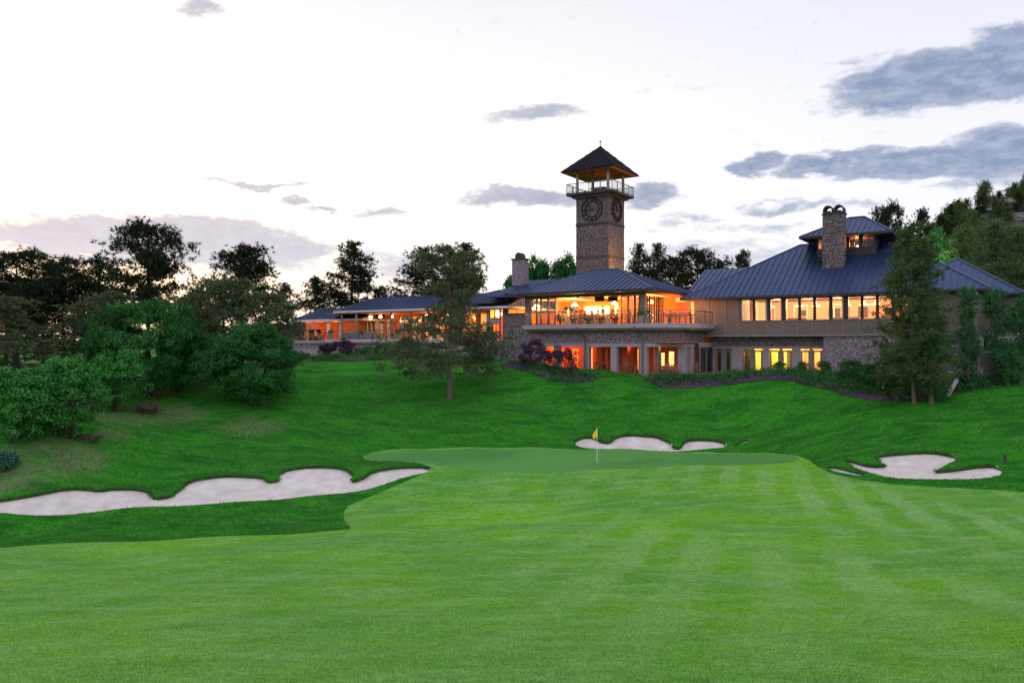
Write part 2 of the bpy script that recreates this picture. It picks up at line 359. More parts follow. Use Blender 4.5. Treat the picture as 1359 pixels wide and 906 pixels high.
def make_ground():
    ang = np.r_[np.arange(-180, -48, 6), np.arange(-48, 48, .36), np.arange(48, 180, 6)]
    rr = [1.5]
    while rr[-1] < 1500: r = rr[-1]; rr.append(r + (r * .02 if 30 < r < 66 else r * .035 if r < 90 else r * .12))
    A, Rr = np.meshgrid(np.radians(ang), rr); A = A + (np.arange(len(rr)) % 2)[:, None] * np.radians(.18)
    X = (Rr * np.sin(A)).ravel(); Y = (Rr * np.cos(A)).ravel()
    pts = [Vector((x, y)) for x, y in zip(X, Y)] + [Vector((0, 0))]; edges = []
    for k, p in POLY.items():
        q = dens(p, .3 if k.startswith('bunker') else .6); i0 = len(pts); pts += [Vector(v) for v in q]; n = len(q)
        edges += [(i0 + i, i0 + (i + 1) % n) for i in range(n)]
    vs, es, fs, _, _, _ = delaunay_2d_cdt(pts, edges, [], 0, 1e-4, False)
    V = np.array([(v.x, v.y) for v in vs]); Fc = np.array([f for f in fs if len(f) == 3]); C = V[Fc].mean(1)
    reg = np.full(len(Fc), 'lawn', dtype=object)
    reg[inside(POLY['fairway'], C[:, 0], C[:, 1])] = 'fairway'
    reg[inside(POLY['green'], C[:, 0], C[:, 1])] = 'green'
    for k in BUNK: reg[inside(POLY[k], C[:, 0], C[:, 1])] = k
    GZ = ground_z(V[:, 0], V[:, 1]); res = {}
    for k in set(reg):
        ff = Fc[reg == k]; ids, inv = np.unique(ff, return_inverse=True); inv = inv.reshape(-1, 3)
        z = sand_z(k, V[ids, 0], V[ids, 1]) if k in BUNK else GZ[ids]
        me = bpy.data.meshes.new(k); me.from_pydata(np.c_[V[ids], z].tolist(), [], inv.tolist()); me.update()
        res[k] = me
    return res
# ------------------------------------------------------------------ building frame: u along the front (right), v back, z up
AL = R(-33); Ux, Uy = math.cos(AL), math.sin(AL); Vx, Vy = -Uy, Ux
OX, OY = 10.7, 62.0
def W(u, v, z=0): return (OX + u * Ux + v * Vx, OY + u * Uy + v * Vy, z)
def fz(px, py, v):                         # pixel on the vertical plane v = const -> (u, z)
    t = (px - CX) / F; s = (v + OX * Vx + OY * Vy) / (t * Vx + Vy)
    return ((s * t - OX) * Ux + (s - OY) * Uy, (HY - py) / F * s)
def fu(px, v): return fz(px, 0, v)[0]
def fv(px, u):                             # pixel on plane u = const -> v
    t = (px - CX) / F; s = (u + OX * Ux + OY * Uy) / (t * Ux + Uy)
    return (s * t - OX) * Vx + (s - OY) * Vy
class G:                                   # one building: an empty carrying parts in frame coordinates
    def __init__(s, name, label, cat, group=None):
        s.e = empty(name, (OX, OY, 0), AL, label, cat, group)
    def part(s, name, mb, mat, parent=None, label=None):
        o = mb.build(name, mat, parent or s.e); return tag(o, label)
def wall_open(mb, u0, u1, v0, v1, z0, z1, ops):
    """wall slab with rectangular openings [(a, b, c, d)] in u and z"""
    us = sorted({u0, u1, *[q for o in ops for q in o[:2]]}); us = [q for q in us if u0 <= q <= u1]
    for a, b in zip(us[:-1], us[1:]):
        if b - a < 1e-5: continue
        m = (a + b) / 2; cut = sorted([(o[2], o[3]) for o in ops if o[0] < m < o[1]]); z = z0
        for c, d in cut:
            if c > z: mb.box(a, b, v0, v1, z, c)
            z = max(z, d)
        if z < z1: mb.box(a, b, v0, v1, z, z1)
    return mb
def window(g, u0, u1, z0, z1, v, name='window', mat='dark', fr=.07, rows=1, cols=1, dp=.1, pane=True, sill=None):
    f = MB(); f.box(u0, u0 + fr, v, v + dp, z0, z1).box(u1 - fr, u1, v, v + dp, z0, z1).box(u0 + fr, u1 - fr, v, v + dp, z0, z0 + fr).box(u0 + fr, u1 - fr, v, v + dp, z1 - fr, z1)
    for c in range(1, cols): m = u0 + (u1 - u0) * c / cols; f.box(m - fr * .4, m + fr * .4, v + .01, v + dp - .01, z0 + fr, z1 - fr)
    for r in range(1, rows): m = z0 + (z1 - z0) * r / rows; f.box(u0 + fr, u1 - fr, v + .015, v + dp - .015, m - fr * .3, m + fr * .3)
    w = g.part(name, f, mat)
    if pane: g.part('pane', MB().quad((u0 + fr, v + dp * .55, z0 + fr), (u1 - fr, v + dp * .55, z0 + fr), (u1 - fr, v + dp * .55, z1 - fr), (u0 + fr, v + dp * .55, z1 - fr)), 'glass', w)
    return w
def side_window(g, v0, v1, z0, z1, u, name='window', mat='dark', fr=.07, rows=1, cols=1, dp=.1):
    f = MB(); f.box(u - dp, u, v0, v0 + fr, z0, z1).box(u - dp, u, v1 - fr, v1, z0, z1).box(u - dp, u, v0 + fr, v1 - fr, z0, z0 + fr).box(u - dp, u, v0 + fr, v1 - fr, z1 - fr, z1)
    for c in range(1, cols): m = v0 + (v1 - v0) * c / cols; f.box(u - dp + .01, u - .01, m - fr * .4, m + fr * .4, z0 + fr, z1 - fr)
    for r in range(1, rows): m = z0 + (z1 - z0) * r / rows; f.box(u - dp + .015, u - .015, v0 + fr, v1 - fr, m - fr * .3, m + fr * .3)
    w = g.part(name, f, mat); g.part('pane', MB().quad((u - dp * .5, v0 + fr, z0 + fr), (u - dp * .5, v1 - fr, z0 + fr), (u - dp * .5, v1 - fr, z1 - fr), (u - dp * .5, v0 + fr, z1 - fr)), 'glass', w); return w
def railing(g, pts, z0, h=1.03, step=.16, name='railing', post=1.6):
    f = MB()
    for a, b in zip(pts[:-1], pts[1:]):
        A = Vector((*a, 0)); B = Vector((*b, 0)); L = (B - A).length
        f.beam((*a, z0 + h), (*b, z0 + h), .06, .05).beam((*a, z0 + .1), (*b, z0 + .1), .03, .03)
        for i in range(int(L / step) + 1): p = A + (B - A) * min(1, i * step / L); f.box(p.x - .009, p.x + .009, p.y - .009, p.y + .009, z0 + .1, z0 + h)
        k = max(1, round(L / post))
        for i in range(k + 1): p = A + (B - A) * (i / k); f.box(p.x - .03, p.x + .03, p.y - .03, p.y + .03, z0, z0 + h - .001)
    return g.part(name, f, 'rail')
def roof_face(mb, pts, eave, step=.5, thick=.12, rib=.075, ribw=.05):
    """planar roof polygon (3D, counter-clockwise from outside), ribs run up the slope; eave = (a, b) edge"""
    P = [Vector(p) for p in pts]; a = Vector(eave[0]); ex = (Vector(eave[1]) - a).normalized()
    n = (P[1] - P[0]).cross(P[2] - P[0]).normalized()
    if n.z < 0: n = -n
    ey = n.cross(ex).normalized()
    if ey.z < 0: ey = -ey
    i = len(mb.v); k = len(P)
    mb.v += [tuple(p) for p in P] + [tuple(p - Vector((0, 0, thick))) for p in P]
    mb.f.append(tuple(range(i, i + k))); mb.f.append(tuple(reversed(range(i + k, i + 2 * k))))
    for q in range(k): mb.f.append((i + q, i + k + q, i + k + (q + 1) % k, i + (q + 1) % k))
    c = [((p - a).dot(ex), (p - a).dot(ey)) for p in P]; lo = min(q[0] for q in c); hi = max(q[0] for q in c)
    x = lo + step * .5
    while x < hi:
        ys = []
        for q in range(k):
            (x0, y0), (x1, y1) = c[q], c[(q + 1) % k]
            if (x0 - x) * (x1 - x) < 0: ys.append(y0 + (y1 - y0) * (x - x0) / (x1 - x0))
        if len(ys) >= 2 and max(ys) - min(ys) > .15:
            p0 = a + ex * x + ey * min(ys) + n * (rib * .5 - .01); p1 = a + ex * x + ey * max(ys) + n * (rib * .5 - .01)
            mb.beam(p0, p1, ribw, rib)
        x += step
def hip_roof(g, u0, u1, v0, v1, z0, rise, ul=None, ur=None, vr=None, step=.5, name='roof', hipl=True, hipr=True, label=None, fascia='dark', fh=.16):
    vr = (v0 + v1) / 2 if vr is None else vr; ul = u0 + (vr - v0) if ul is None else ul; ur = u1 - (vr - v0) if ur is None else ur
    A, B, C, D = (u0, v0, z0), (u1, v0, z0), (u1, v1, z0), (u0, v1, z0); L = (ul, vr, z0 + rise); Q = (ur, vr, z0 + rise)
    m = MB(); roof_face(m, [A, B, Q, L], (A, B), step); roof_face(m, [C, D, L, Q], (C, D), step)
    if abs(ul - u0) > .01: roof_face(m, [D, A, L], (D, A), step)
    if abs(ur - u1) > .01: roof_face(m, [B, C, Q], (B, C), step)
    r = g.part(name, m, 'roof', label=label)
    cp = MB(); cp.beam(L, Q, .22, .1)
    for p, q in ((A, L), (D, L), (B, Q), (C, Q)): cp.beam(p, q, .16, .1)
    g.part('ridge_cap', cp, 'roof', r)
    fa = MB(); z1 = z0 - .02
    fa.box(u0 - .05, u1 + .05, v0 - .06, v0 + .02, z1 - fh, z1).box(u0 - .05, u1 + .05, v1 - .02, v1 + .06, z1 - fh, z1).box(u0 - .05, u0 + .03, v0 + .021, v1 - .021, z1 - fh, z1).box(u1 - .03, u1 + .05, v0 + .021, v1 - .021, z1 - fh, z1)
    g.part('gutter', fa, fascia, r)
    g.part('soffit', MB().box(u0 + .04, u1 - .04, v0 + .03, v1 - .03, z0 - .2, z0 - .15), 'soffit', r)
    return r
LIGHTS = []
def lamp(u, v, z, e, col=(1, .55, .2), r=.25, world=False):
    l = bpy.data.lights.new('lamp', 'POINT'); l.energy = e; l.color = col; l.shadow_soft_size = r
    o = bpy.data.objects.new('lamp', l); COL.objects.link(o); o.location = (u, v, z) if world else W(u, v, z); return o
WARM = (1, .5, .16); YEL = (1, .68, .3); RED = (1, .32, .08)

# ================================================================== the central hall
PAT = -2.33
H = G('clubhouse_hall', 'central stone clubhouse hall with glowing dining room above a columned patio', 'building')
zd = 1.73; zc = 4.08
uW = fu(856, 1.5)                                    # right corner of the dining room
uL = fu(667, 1.5)                                    # left end of the hall
uP = fu(699, 1.5)
VB = 12.0
# upper floor shell
m = MB(); m.box(uL, uW, 1.5, 9.5, zd - .12, zd); H.part('floor', m, 'floor_in')
o1 = [(fu(673, 1.5), fu(697, 1.5), fz(685, 416.5, 1.5)[1], fz(685, 395, 1.5)[1]), (fu(703.5, 1.5), uW - .45, zd, 4.05)]
m = MB(); wall_open(m, uL, uP, 1.5, 1.75, -1.2, 4.2, o1[:1]); H.part('stone_wall', m, 'stone')
window(H, *o1[0], 1.58, cols=2)
m = MB(); m.box(uP + .01, fu(703.5, 1.5), 1.45, 1.8, zd, 4.15).box(uW - .45, uW, 1.45, 1.8, zd, 4.15).box(fu(703.5, 1.5), uW - .45, 1.5, 1.8, 4.05, 4.16)
H.part('corner_post', m, 'trim')
# glazed front: folding doors left, wide opening, sidelights right
for a, b in ((704, 711.5), (712, 717), (717.5, 726.8), (727.2, 736.8)): window(H, fu(a, 1.5), fu(b, 1.5), zd + .02, 4.04, 1.55, 'folding_door', rows=2, fr=.06)
for a, b in ((824, 833), (833.6, 841.8), (842.2, 848)): window(H, fu(a, 1.5), min(fu(b, 1.5), uW - .46), zd + .02, 4.04, 1.55, 'folding_door', rows=2, fr=.06)
# side glazing on the right
vs = [1.85 + i * .95 for i in range(5)]
for a, b in zip(vs[:-1], vs[1:]): side_window(H, a, b - .03, zd + .02, 4.04, uW - .1, rows=3, cols=2, fr=.06)
# interior
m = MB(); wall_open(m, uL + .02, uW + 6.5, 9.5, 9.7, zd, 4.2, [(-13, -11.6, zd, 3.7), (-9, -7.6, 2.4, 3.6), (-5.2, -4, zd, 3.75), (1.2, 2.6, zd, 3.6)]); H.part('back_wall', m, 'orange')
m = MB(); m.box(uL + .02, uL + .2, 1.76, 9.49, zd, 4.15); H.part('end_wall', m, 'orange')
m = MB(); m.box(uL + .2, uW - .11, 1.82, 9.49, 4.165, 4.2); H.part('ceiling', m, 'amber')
for u in (-14.5, -11, -7.5, -4): H.part('ceiling_beam', MB().box(u, u + .25, 1.9, 9.4, 3.98, 4.16), 'redwall')
for a, v in ((-11.9, 6), (-6.4, 6), (-2.8, 7)): H.part('interior_pillar', MB().box(a, a + .38, v, v + .4, zd, 4.16), 'redwall')
m = MB(); m.box(-10.8, -7, 8.2, 9.0, zd, 2.85); H.part('bar_counter', m, 'darkwood')
for u in (-12.9, -9, -5.1, -1.7):
    m = MB().lathe([(.05, .3), (.28, .05), (.3, 0), (.05, -.02)], (u, 4.4, 3.5), 10); H.part('pendant_lamp', m, 'shade')
m = MB(); m.box(-10.6, -7.2, 9.3, 9.49, 2.95, 3.6); H.part('lit_back_bar', m, 'shade')
m = MB(); m.box(uL, uW + 6.5, 12.6, 12.7, zd, 4.2); H.part('rear_wall', m, 'cream')
for a, b in ((789, 801.5), (807, 819)):
    u0, z0 = fz(a, 400, 2.0); u1, z1 = fz(b, 392.5, 2.0); H.part('television', MB().box(u0, u1, 2.0, 2.1, z0, z1 - .02), 'black')
# loggia room right (open balcony corner)
vb = 5.72
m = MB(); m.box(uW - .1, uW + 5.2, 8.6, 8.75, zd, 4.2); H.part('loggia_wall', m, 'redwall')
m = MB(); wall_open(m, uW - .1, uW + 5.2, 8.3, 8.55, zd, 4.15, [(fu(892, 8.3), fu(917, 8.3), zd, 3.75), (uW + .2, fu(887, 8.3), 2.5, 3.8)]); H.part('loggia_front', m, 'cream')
m = MB(); m.box(uW - .1, .2, 1.7, 8.25, 4.17, 4.2); H.part('loggia_ceiling', m, 'redwall'); H.part('loggia_ceiling', MB().box(.21, uW + 5.2, 6.3, 8.25, 3.76, 3.79), 'redwall')
# deck slab: straight front, chamfer, return to the right wing
c0 = (fu(693, 0), 0.0); c1 = (fu(862, 0) , 0.0)
t = lambda px, Y: (((px - CX) / F * Y - OX) * Ux + (Y - OY) * Uy, ((px - CX) / F * Y - OX) * Vx + (Y - OY) * Vy)
c2 = t(917, 62.6); c3 = (c2[0] + .35, 7.2)
deck = [c0, c1, c2, c3, (uW - .5, 7.2), (uW - .5, 1.49), (c0[0], 1.49)]
H.part('deck', MB().prism(deck, 1.36, 1.72), 'beam')
deck2 = [(c0[0] + .2, .25), (c1[0] - .1, .25), (c2[0] - .15, c2[1] + .2), (c3[0] - .2, 6.7), (uW, 6.7), (uW, 1.5), (c0[0] + .2, 1.5)]
H.part('deck_joists', MB().prism(deck2, 1.2, 1.358), 'trim')
railing(H, [(c0[0] + .08, 1.4), (c0[0] + .08, .12), (c1[0] - .02, .12), (c2[0] - .1, c2[1] + .06), (c3[0] - .1, 6.6)], 1.72)
# stone band with lintel beam, then columns
s1 = (fu(857, .9), .9); s2 = t(908, 63.6); s3 = (s2[0] + .3, 6.9)
def wallpath(pts, th, z0, z1):
    f = MB()
    for a, b in zip(pts[:-1], pts[1:]):
        A = Vector(a); B = Vector(b); d = (B - A).normalized(); n = Vector((-d.y, d.x)) * th
        f.prism([tuple(A), tuple(B), tuple(B + n), tuple(A + n)], z0, z1)
    return f
uB = fu(697.5, .9)
H.part('stone_wall', wallpath([(uB, .9), s1, s2, s3], .35, .14, 1.19), 'stone')
H.part('stone_wall', MB().box(uB, fu(722, .9), .9, 1.25, -1.6, .139), 'stone')
H.part('lintel_beam', wallpath([(fu(722, .88), .88), (s1[0] + .02, .88), (s2[0] + .02, s2[1] - .02), (s3[0] + .02, 6.9)], .4, -.13, .138), 'beam')
def column(g, u, v, z0, z1, w=.55, d=.5):
    c = MB().box(u - w / 2, u + w / 2, v, v + d, z0 + .22, z1); c.box(u - w / 2 - .05, u + w / 2 + .05, v - .05, v + d + .05, z0, z0 + .22)
    return g.part('column', c, 'beam')
for a, b in ((773, 781), (810, 818), (848.5, 857.5)):
    ua, ub = fu(a, .9), fu(b, .9); column(H, (ua + ub) / 2, .93, PAT, -.131, ub - ua)
column(H, fu(738, .9), .93, PAT, -.131, .5)
column(H, s2[0] - .25, s2[1] + .05, PAT, -.131, .6)
column(H, s2[0] - .05, 4.2, PAT, -.131, .5)
column(H, fu(870, 3.0), 3.2, PAT, -.131, .35)
# downspouts
for px in (777, 853):
    u = fu(px, .8); f = MB().tube([(u - .35, -.02, 1.5), (u - .35, -.02, 1.2), (u, .75, .7), (u, .75, PAT + .1)], .07, 8); H.part('downspout', f, 'rail')
# patio floor and ground floor rooms
H.part('patio', MB().prism([(fu(722, .6), .5), (s1[0] + .3, .5), (s2[0] + .5, s2[1] - .3), (s3[0] + .6, 7.4), (s3[0] + .6, 11), (fu(722, .6), 11)], PAT - .5, PAT), 'floor_in')
vR = 5.2
def pxo(a, b, y0, y1, v): (ua, zb), (ub, zt) = fz(a, y1, v), fz(b, y0, v); return (ua, ub, zb, zt)
ops = [(fu(a, vR), fu(b, vR), PAT + zz0, PAT + zz1) for a, b, zz0, zz1 in ((757, 768, 0, 2.05), (783, 786.5, 0, 2.1), (799.5, 808, 0, 1.95), (832, 840, 0, 2.1), (845, 847, .2, 2.0), (868, 872.5, 0, 2.1), (876, 882.5, .55, 1.75), (886, 895, .55, 1.85))]
m = MB(); wall_open(m, fu(722, vR), s3[0], vR, vR + .25, PAT, .2, ops); H.part('patio_wall', m, 'redwall')
for q in ops:
    if q[1] - q[0] > .4: window(H, *q, vR + .05, 'glass_door' if q[2] < PAT + .1 else 'window', 'trim', rows=2, cols=1, fr=.06)
H.part('room_wall', MB().box(fu(722, vR) - 1, s3[0], 8.8, 8.9, PAT, .2), 'cream')
H.part('patio_ceiling', MB().box(fu(722, 1.3), s3[0] - .02, 1.31, 8.79, .2, .26), 'redwall')
H.part('end_wall', MB().box(fu(722, 1.3) - .15, fu(722, 1.3) - .02, 1.3, 8.8, PAT, .2), 'orange')
for px in (792, 826): H.part('partition_wall', MB().box(fu(px, 3.2), fu(px, 3.2) + .5, 3.1, vR - .01, PAT, .19), 'redwall')
# body behind
H.part('rear_wall', MB().box(uL, uW + 6, VB + 1.5, VB + 1.7, -2.4, 4.2), 'siding')
H.part('side_wall', MB().box(uL - .02, uL + .17, 1.8, VB + 1.4, -2.4, zd - .13), 'beam')
H.part('base_wall', MB().box(uL, fu(722, 1.5), 1.45, 1.75, -2.9, -1.21), 'beam')
# roof: eave z, ridge found from the photograph
ue0 = fu(648, 0); zr = 6.62
hip_roof(H, -13.5, 0.25, -.1, 11.4, 4.45, zr - 4.45 + .05, ul=fz(787, 358, 5.6)[0], ur=-5.4, vr=5.6)
m = MB(); A, B = (ue0, -.06, 4.38), (-12.2, -.06, 4.38); L0 = (ue0 + .2, 5.6, 6.02); L1 = (-9.5, 5.6, 6.02)
roof_face(m, [A, B, L1, L0], (A, B)); roof_face(m, [(-12.2, 11.3, 4.38), (ue0, 11.3, 4.38), L0, L1], ((-12.2, 11.3, 4.38), (ue0, 11.3, 4.38)))
m.box(ue0, -12.2, -.12, -.02, 4.18, 4.36); m.box(ue0 + .1, -12.2, 0, 11.2, 4.17, 4.22).prism([(ue0 + .25, 1.55), (ue0 + .4, 1.55), (ue0 + .4, 9.5), (ue0 + .25, 9.5)], 4.0, 4.2)
H.part('lower_roof', m, 'roof')
m = MB(); roof_face(m, [(-1.5, 11.3, 4.45), (16, 11.3, 4.45), (16, 17, 7.3), (-1.5, 17, 7.3)], ((-1.5, 11.3, 4.45), (16, 11.3, 4.45))); H.part('rear_roof', m, 'roof')
# chimney on the hall roof
def chimney(g, u, v, w, d, z0, z1, cap, mat='stone'):
    c = g.part('chimney', MB().box(u - w / 2, u + w / 2, v, v + d, z0, z1), mat)
    if cap == 'one':
        f = MB().box(u - w / 2 - .08, u + w / 2 + .08, v - .08, v + d + .08, z1, z1 + .12).tube([(u, v + .1, z1 + .3), (u, v + d - .1, z1 + .3)], w * .3, 10); g.part('chimney_cap', f, 'dark', c)
    else:
        f = MB().box(u - w / 2 - .06, u + w / 2 + .06, v - .06, v + d + .06, z1, z1 + .1)
        for s in (-1, 1):
            cx = u + s * w * .25; rr = w * .235; zz = z1 + .1
            for k in range(12):      # open barrel hood
                a0, a1 = math.pi * k / 12, math.pi * (k + 1) / 12; ro, ri = rr, rr - .1
                p = [(cx + math.cos(q) * r_, zz + .25 + math.sin(q) * r_) for q, r_ in ((a0, ri), (a0, ro), (a1, ro), (a1, ri))]
                i = len(f.v); f.v += [(x, v, z) for x, z in p] + [(x, v + d, z) for x, z in p]
                f.f += [tuple(i + q for q in tt) for tt in ((0, 1, 2, 3), (7, 6, 5, 4), (0, 4, 5, 1), (1, 5, 6, 2), (2, 6, 7, 3), (3, 7, 4, 0))]
            for sx in (-1, 1): f.box(cx + sx * (rr - .05) - .05, cx + sx * (rr - .05) + .05, v, v + d, zz, zz + .25)
            f.box(cx - rr * .35, cx + rr * .35, v + .1, v + d - .1, zz, zz + .2)
        g.part('chimney_cap', f, 'dark', c)
    return c
(ua, za), (ub, zb) = fz(679.5, 378, 3.6), fz(694.5, 344, 3.6)
chimney(H, (ua + ub) / 2, 3.6, ub - ua, .9, 4.9, zb, 'one')
for u, e, c in ((-13, 260, WARM), (-9, 300, YEL), (-5, 260, WARM), (-2.2, 200, WARM)): lamp(u, 5, 3.3, e * 2.0, c)
lamp(uW + 2.2, 5, 3.2, 200, RED); lamp(uW + 1.6, 7, 2.6, 60, YEL); lamp(-8, 11, 3, 400, YEL); lamp(3, 11, 3, 120, YEL)
lamp(uL + 1.2, 3, 3.2, 60, YEL)
for u, e, c in ((fu(750, 4), 90, RED), (fu(788, 4), 50, RED), (fu(838, 4), 40, RED), (fu(880, 4), 8, WARM)): lamp(u, 3.4, -.2, e, c)
for px in (762, 803, 838, 880): lamp(fu(px, 7), 7, -.6, 300, YEL)

# ================================================================== the right wing
RW = G('clubhouse_wing', 'large right wing with deep blue hipped metal roof and ribbon windows over a stone base', 'building')
vW = 7.0; vE = 6.2; zE = 3.95
uR = fu(1297, vW); uL2 = fu(924, vW)
wp = [(982.3, 999.7), (1001.6, 1018.5), (1021, 1037.8), (1042, 1059.8), (1062, 1079.8), (1082, 1101), (1103.5, 1120), (1124.5, 1143), (1145, 1163), (1165.5, 1184), (1187, 1206)]
zs, zh = fz(1000, 426, vW)[1], 3.72
ops = [(fu(a, vW), fu(b, vW), zs, zh) for a, b in wp]
zf = fz(1050, 444.5, vW)[1]
m = MB(); wall_open(m, uL2, uR, vW, vW + .2, zf + .02, zE + .05, [(ops[0][0], ops[-1][1], zs, zh)]); RW.part('siding_wall', m, 'siding')
m = MB()
for a, b in zip(ops[:-1], ops[1:]): m.box(a[1], b[0], vW - .02, vW + .18, zs, zh)
RW.part('mullion', m, 'dark')
for q in ops: window(RW, *q, vW + .04, fr=.05)
m = MB(); x = ops[0][0]
step = (ops[-1][1] - x) / 11
for i in range(12): m.box(x + i * step - .035, x + i * step + .035, vW - .035, vW, zf + .03, zs - .06)
for px in (940.5, 963, 978.5, 1230, 1262): u = fu(px, vW); m.box(u - .04, u + .04, vW - .035, vW, zf + .03, zE - .2)
m.box(ops[0][0] - .05, ops[-1][1] + .05, vW - .06, vW + .01, zs - .06, zs + .001); m.box(uL2, uR + .02, vW - .05, vW - .001, zf - .1, zf + .03); m.box(uR - .2, uR + .03, vW - .04, vW - .001, zf + .03, zE - .2)
RW.part('batten', m, 'trim')
vS = 22.0
m = MB(); m.box(uR, uR + .2, vW, vS, zf, zE + .05)
for i in range(14): m.box(uR + .2, uR + .24, vW + .4 + i * 1.1, vW + .48 + i * 1.1, zf, zE)
RW.part('side_wall', m, 'siding'); RW.part('rear_wall', MB().box(uL2, uR, vS - .2, vS, PAT - .5, zE), 'siding')
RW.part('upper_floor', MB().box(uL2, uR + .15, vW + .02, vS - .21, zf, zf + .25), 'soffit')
# interior of the upper rooms
RW.part('interior_wall', MB().box(uL2 + .2, uR - .2, 13.2, 13.4, zf + .3, zE), 'peach'); RW.part('ceiling', MB().box(uL2 + .1, uR, vW + .21, 13.4, 3.86, 3.9), 'peach')
for px in (1020, 1040.5, 1122): u = fu(px, vW + 1.0); RW.part('interior_column', MB().box(u - .22, u + .22, vW + .8, vW + 1.2, zf + .25, 3.85), 'white')
RW.part('partition_wall', MB().box(uL2 + 3.6, uL2 + 3.8, vW + .25, 12, zf + .25, 3.85), 'white')
for u, w_, z0, z1 in ((ops[1][0] - 1, .8, 2.2, 3.2), (ops[3][0], .6, 2.5, 3.0), (ops[5][0] + .2, .9, 2.4, 3.1), (ops[8][0] - 1, .7, 2.3, 3.2)): RW.part('picture_frame', MB().box(u - w_ / 2, u + w_ / 2, 13.1, 13.19, z0, z1), 'darkwood')
for q, k in ((2, .4), (4, .3), (5, .5), (7, .5), (8, .7), (9, .4)):
    u = ops[q][0] + k; RW.part('pendant_lamp', MB().lathe([(.03, .35), (.05, .12), (.32, .03), (.34, 0), (.05, -.01)], (u - 1.0, vW + 2.6, 3.15), 10), 'shade')
for px, e in ((990, 50), (1030, 130), (1070, 150), (1110, 150), (1150, 130), (1190, 120)): lamp(fu(px, vW + 2.5), vW + 3, 3.3, e * 2.8, (1, .5, .2))
# ground floor
vG = 8.3; uST = fu(1093, vW + .1)
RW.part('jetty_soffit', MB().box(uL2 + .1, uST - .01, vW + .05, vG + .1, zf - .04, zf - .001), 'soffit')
RW.part('stone_lintel', MB().box(s3[0] + .21, uST, vG, vG + .3, -.1, zf - .05), 'stone')
RW.part('lintel_beam', MB().box(s3[0] + .21, uST - .002, vG - .05, vG + .28, -.3, -.102), 'beam')
ds = [(949, 971), (985, 1012), (1021, 1051), (1062, 1091)]; gops = []
for a, b in ds: gops.append((fu(a, vG), fu(b, vG), PAT, -.301))
es_ = [s3[0] + .21] + [q for o in gops for q in o[:2]] + [uST - .003]
for a, b in zip(es_[::2], es_[1::2]): RW.part('pier', MB().box(a, b, vG, vG + .3, PAT, -.301), 'beam')
side_window(H, 5.0, 6.55, PAT + .02, -.15, s3[0] + .32, 'glass_door', 'trim', dp=.1); side_window(H, 6.6, 8.15, PAT + .02, -.15, s3[0] + .32, 'glass_door', 'trim', dp=.1); H.part('lintel_beam', MB().box(s3[0] + .201, s3[0] + .34, 4.9, 8.29, -.149, .2), 'beam')
H.part('patio_side_wall', MB().box(s3[0], s3[0] + .2, 4.9, 8.9, PAT, .2), 'soffit')
RW.part('end_wall', MB().box(uL2 - .2, uL2 - .001, vW, vS, zf, zE + .05), 'siding')
lit = [(0, 0), (0, 1), (1, 1), (1, 1)]
for q, (la, lb) in zip(gops, lit):
    mid = (q[0] + q[1]) / 2
    for a, b in ((q[0] + .03, mid - .1), (mid + .1, q[1] - .03)): window(RW, a, b, q[2] + .03, q[3] - .12, vG + .08, 'french_door', 'trim', fr=.13, rows=1)
    RW.part('door_post', MB().box(mid - .099, mid + .099, vG + .07, vG + .2, q[2], q[3]), 'trim')
# rooms behind the doors with dividing walls
g0 = gops[1]; mid1 = (g0[0] + g0[1]) / 2
RW.part('room_wall', MB().box(mid1, uST + 1, 11.2, 11.3, PAT, -.2).box(mid1, mid1 + .1, vG + .31, 11.19, PAT, -.2).box(fu(1056, vG), fu(1056, vG) + .1, vG + .31, 11.19, PAT, -.2), 'cream')
RW.part('curtain', MB().box(fu(1044, vG + .6), fu(1056, vG + .6), vG + .6, vG + .65, PAT, -.4), 'amber')
RW.part('room_ceiling', MB().box(s3[0] + .6, uST + 1, vG + .31, 11.3, -.22, -.2), 'cream')
RW.part('dark_room_wall', MB().box(s3[0] + .6, mid1 - .01, 10.2, 10.3, PAT, -.2), 'soffit')
lamp(fu(1003, 9.5), 9.6, -.7, 110, (1, .66, .12)); lamp(fu(1036, 9.5), 9.6, -.7, 200, (1, .72, .1)); lamp(fu(1078, 9.5), 9.8, -.8, 120, (1, .5, .18))
RW.part('stone_wall', MB().box(uST, uR + .1, vW + .1, vW + .5, -1.9, zf - .101).box(uR - .25, uR + .1, vW + .51, vS, -1.9, zf - .001), 'stone')
RW.part('plinth', MB().box(uST, uR + .15, vW + .05, vW + .55, -4.2, -1.901).box(uR - .2, uR + .15, vW + .551, vS, -3.5, -1.901), 'sandconc')
# main roof
uEl, uEr = fu(903, vE), fu(1315, vE); vrg = 13.6
rl, zrg = fz(1062, 325, vrg)
hip_roof(RW, uEl, uEr, vE, vrg * 2 - vE, zE, zrg - zE, ul=rl, ur=uEr - 7.2, vr=vrg, step=.48)
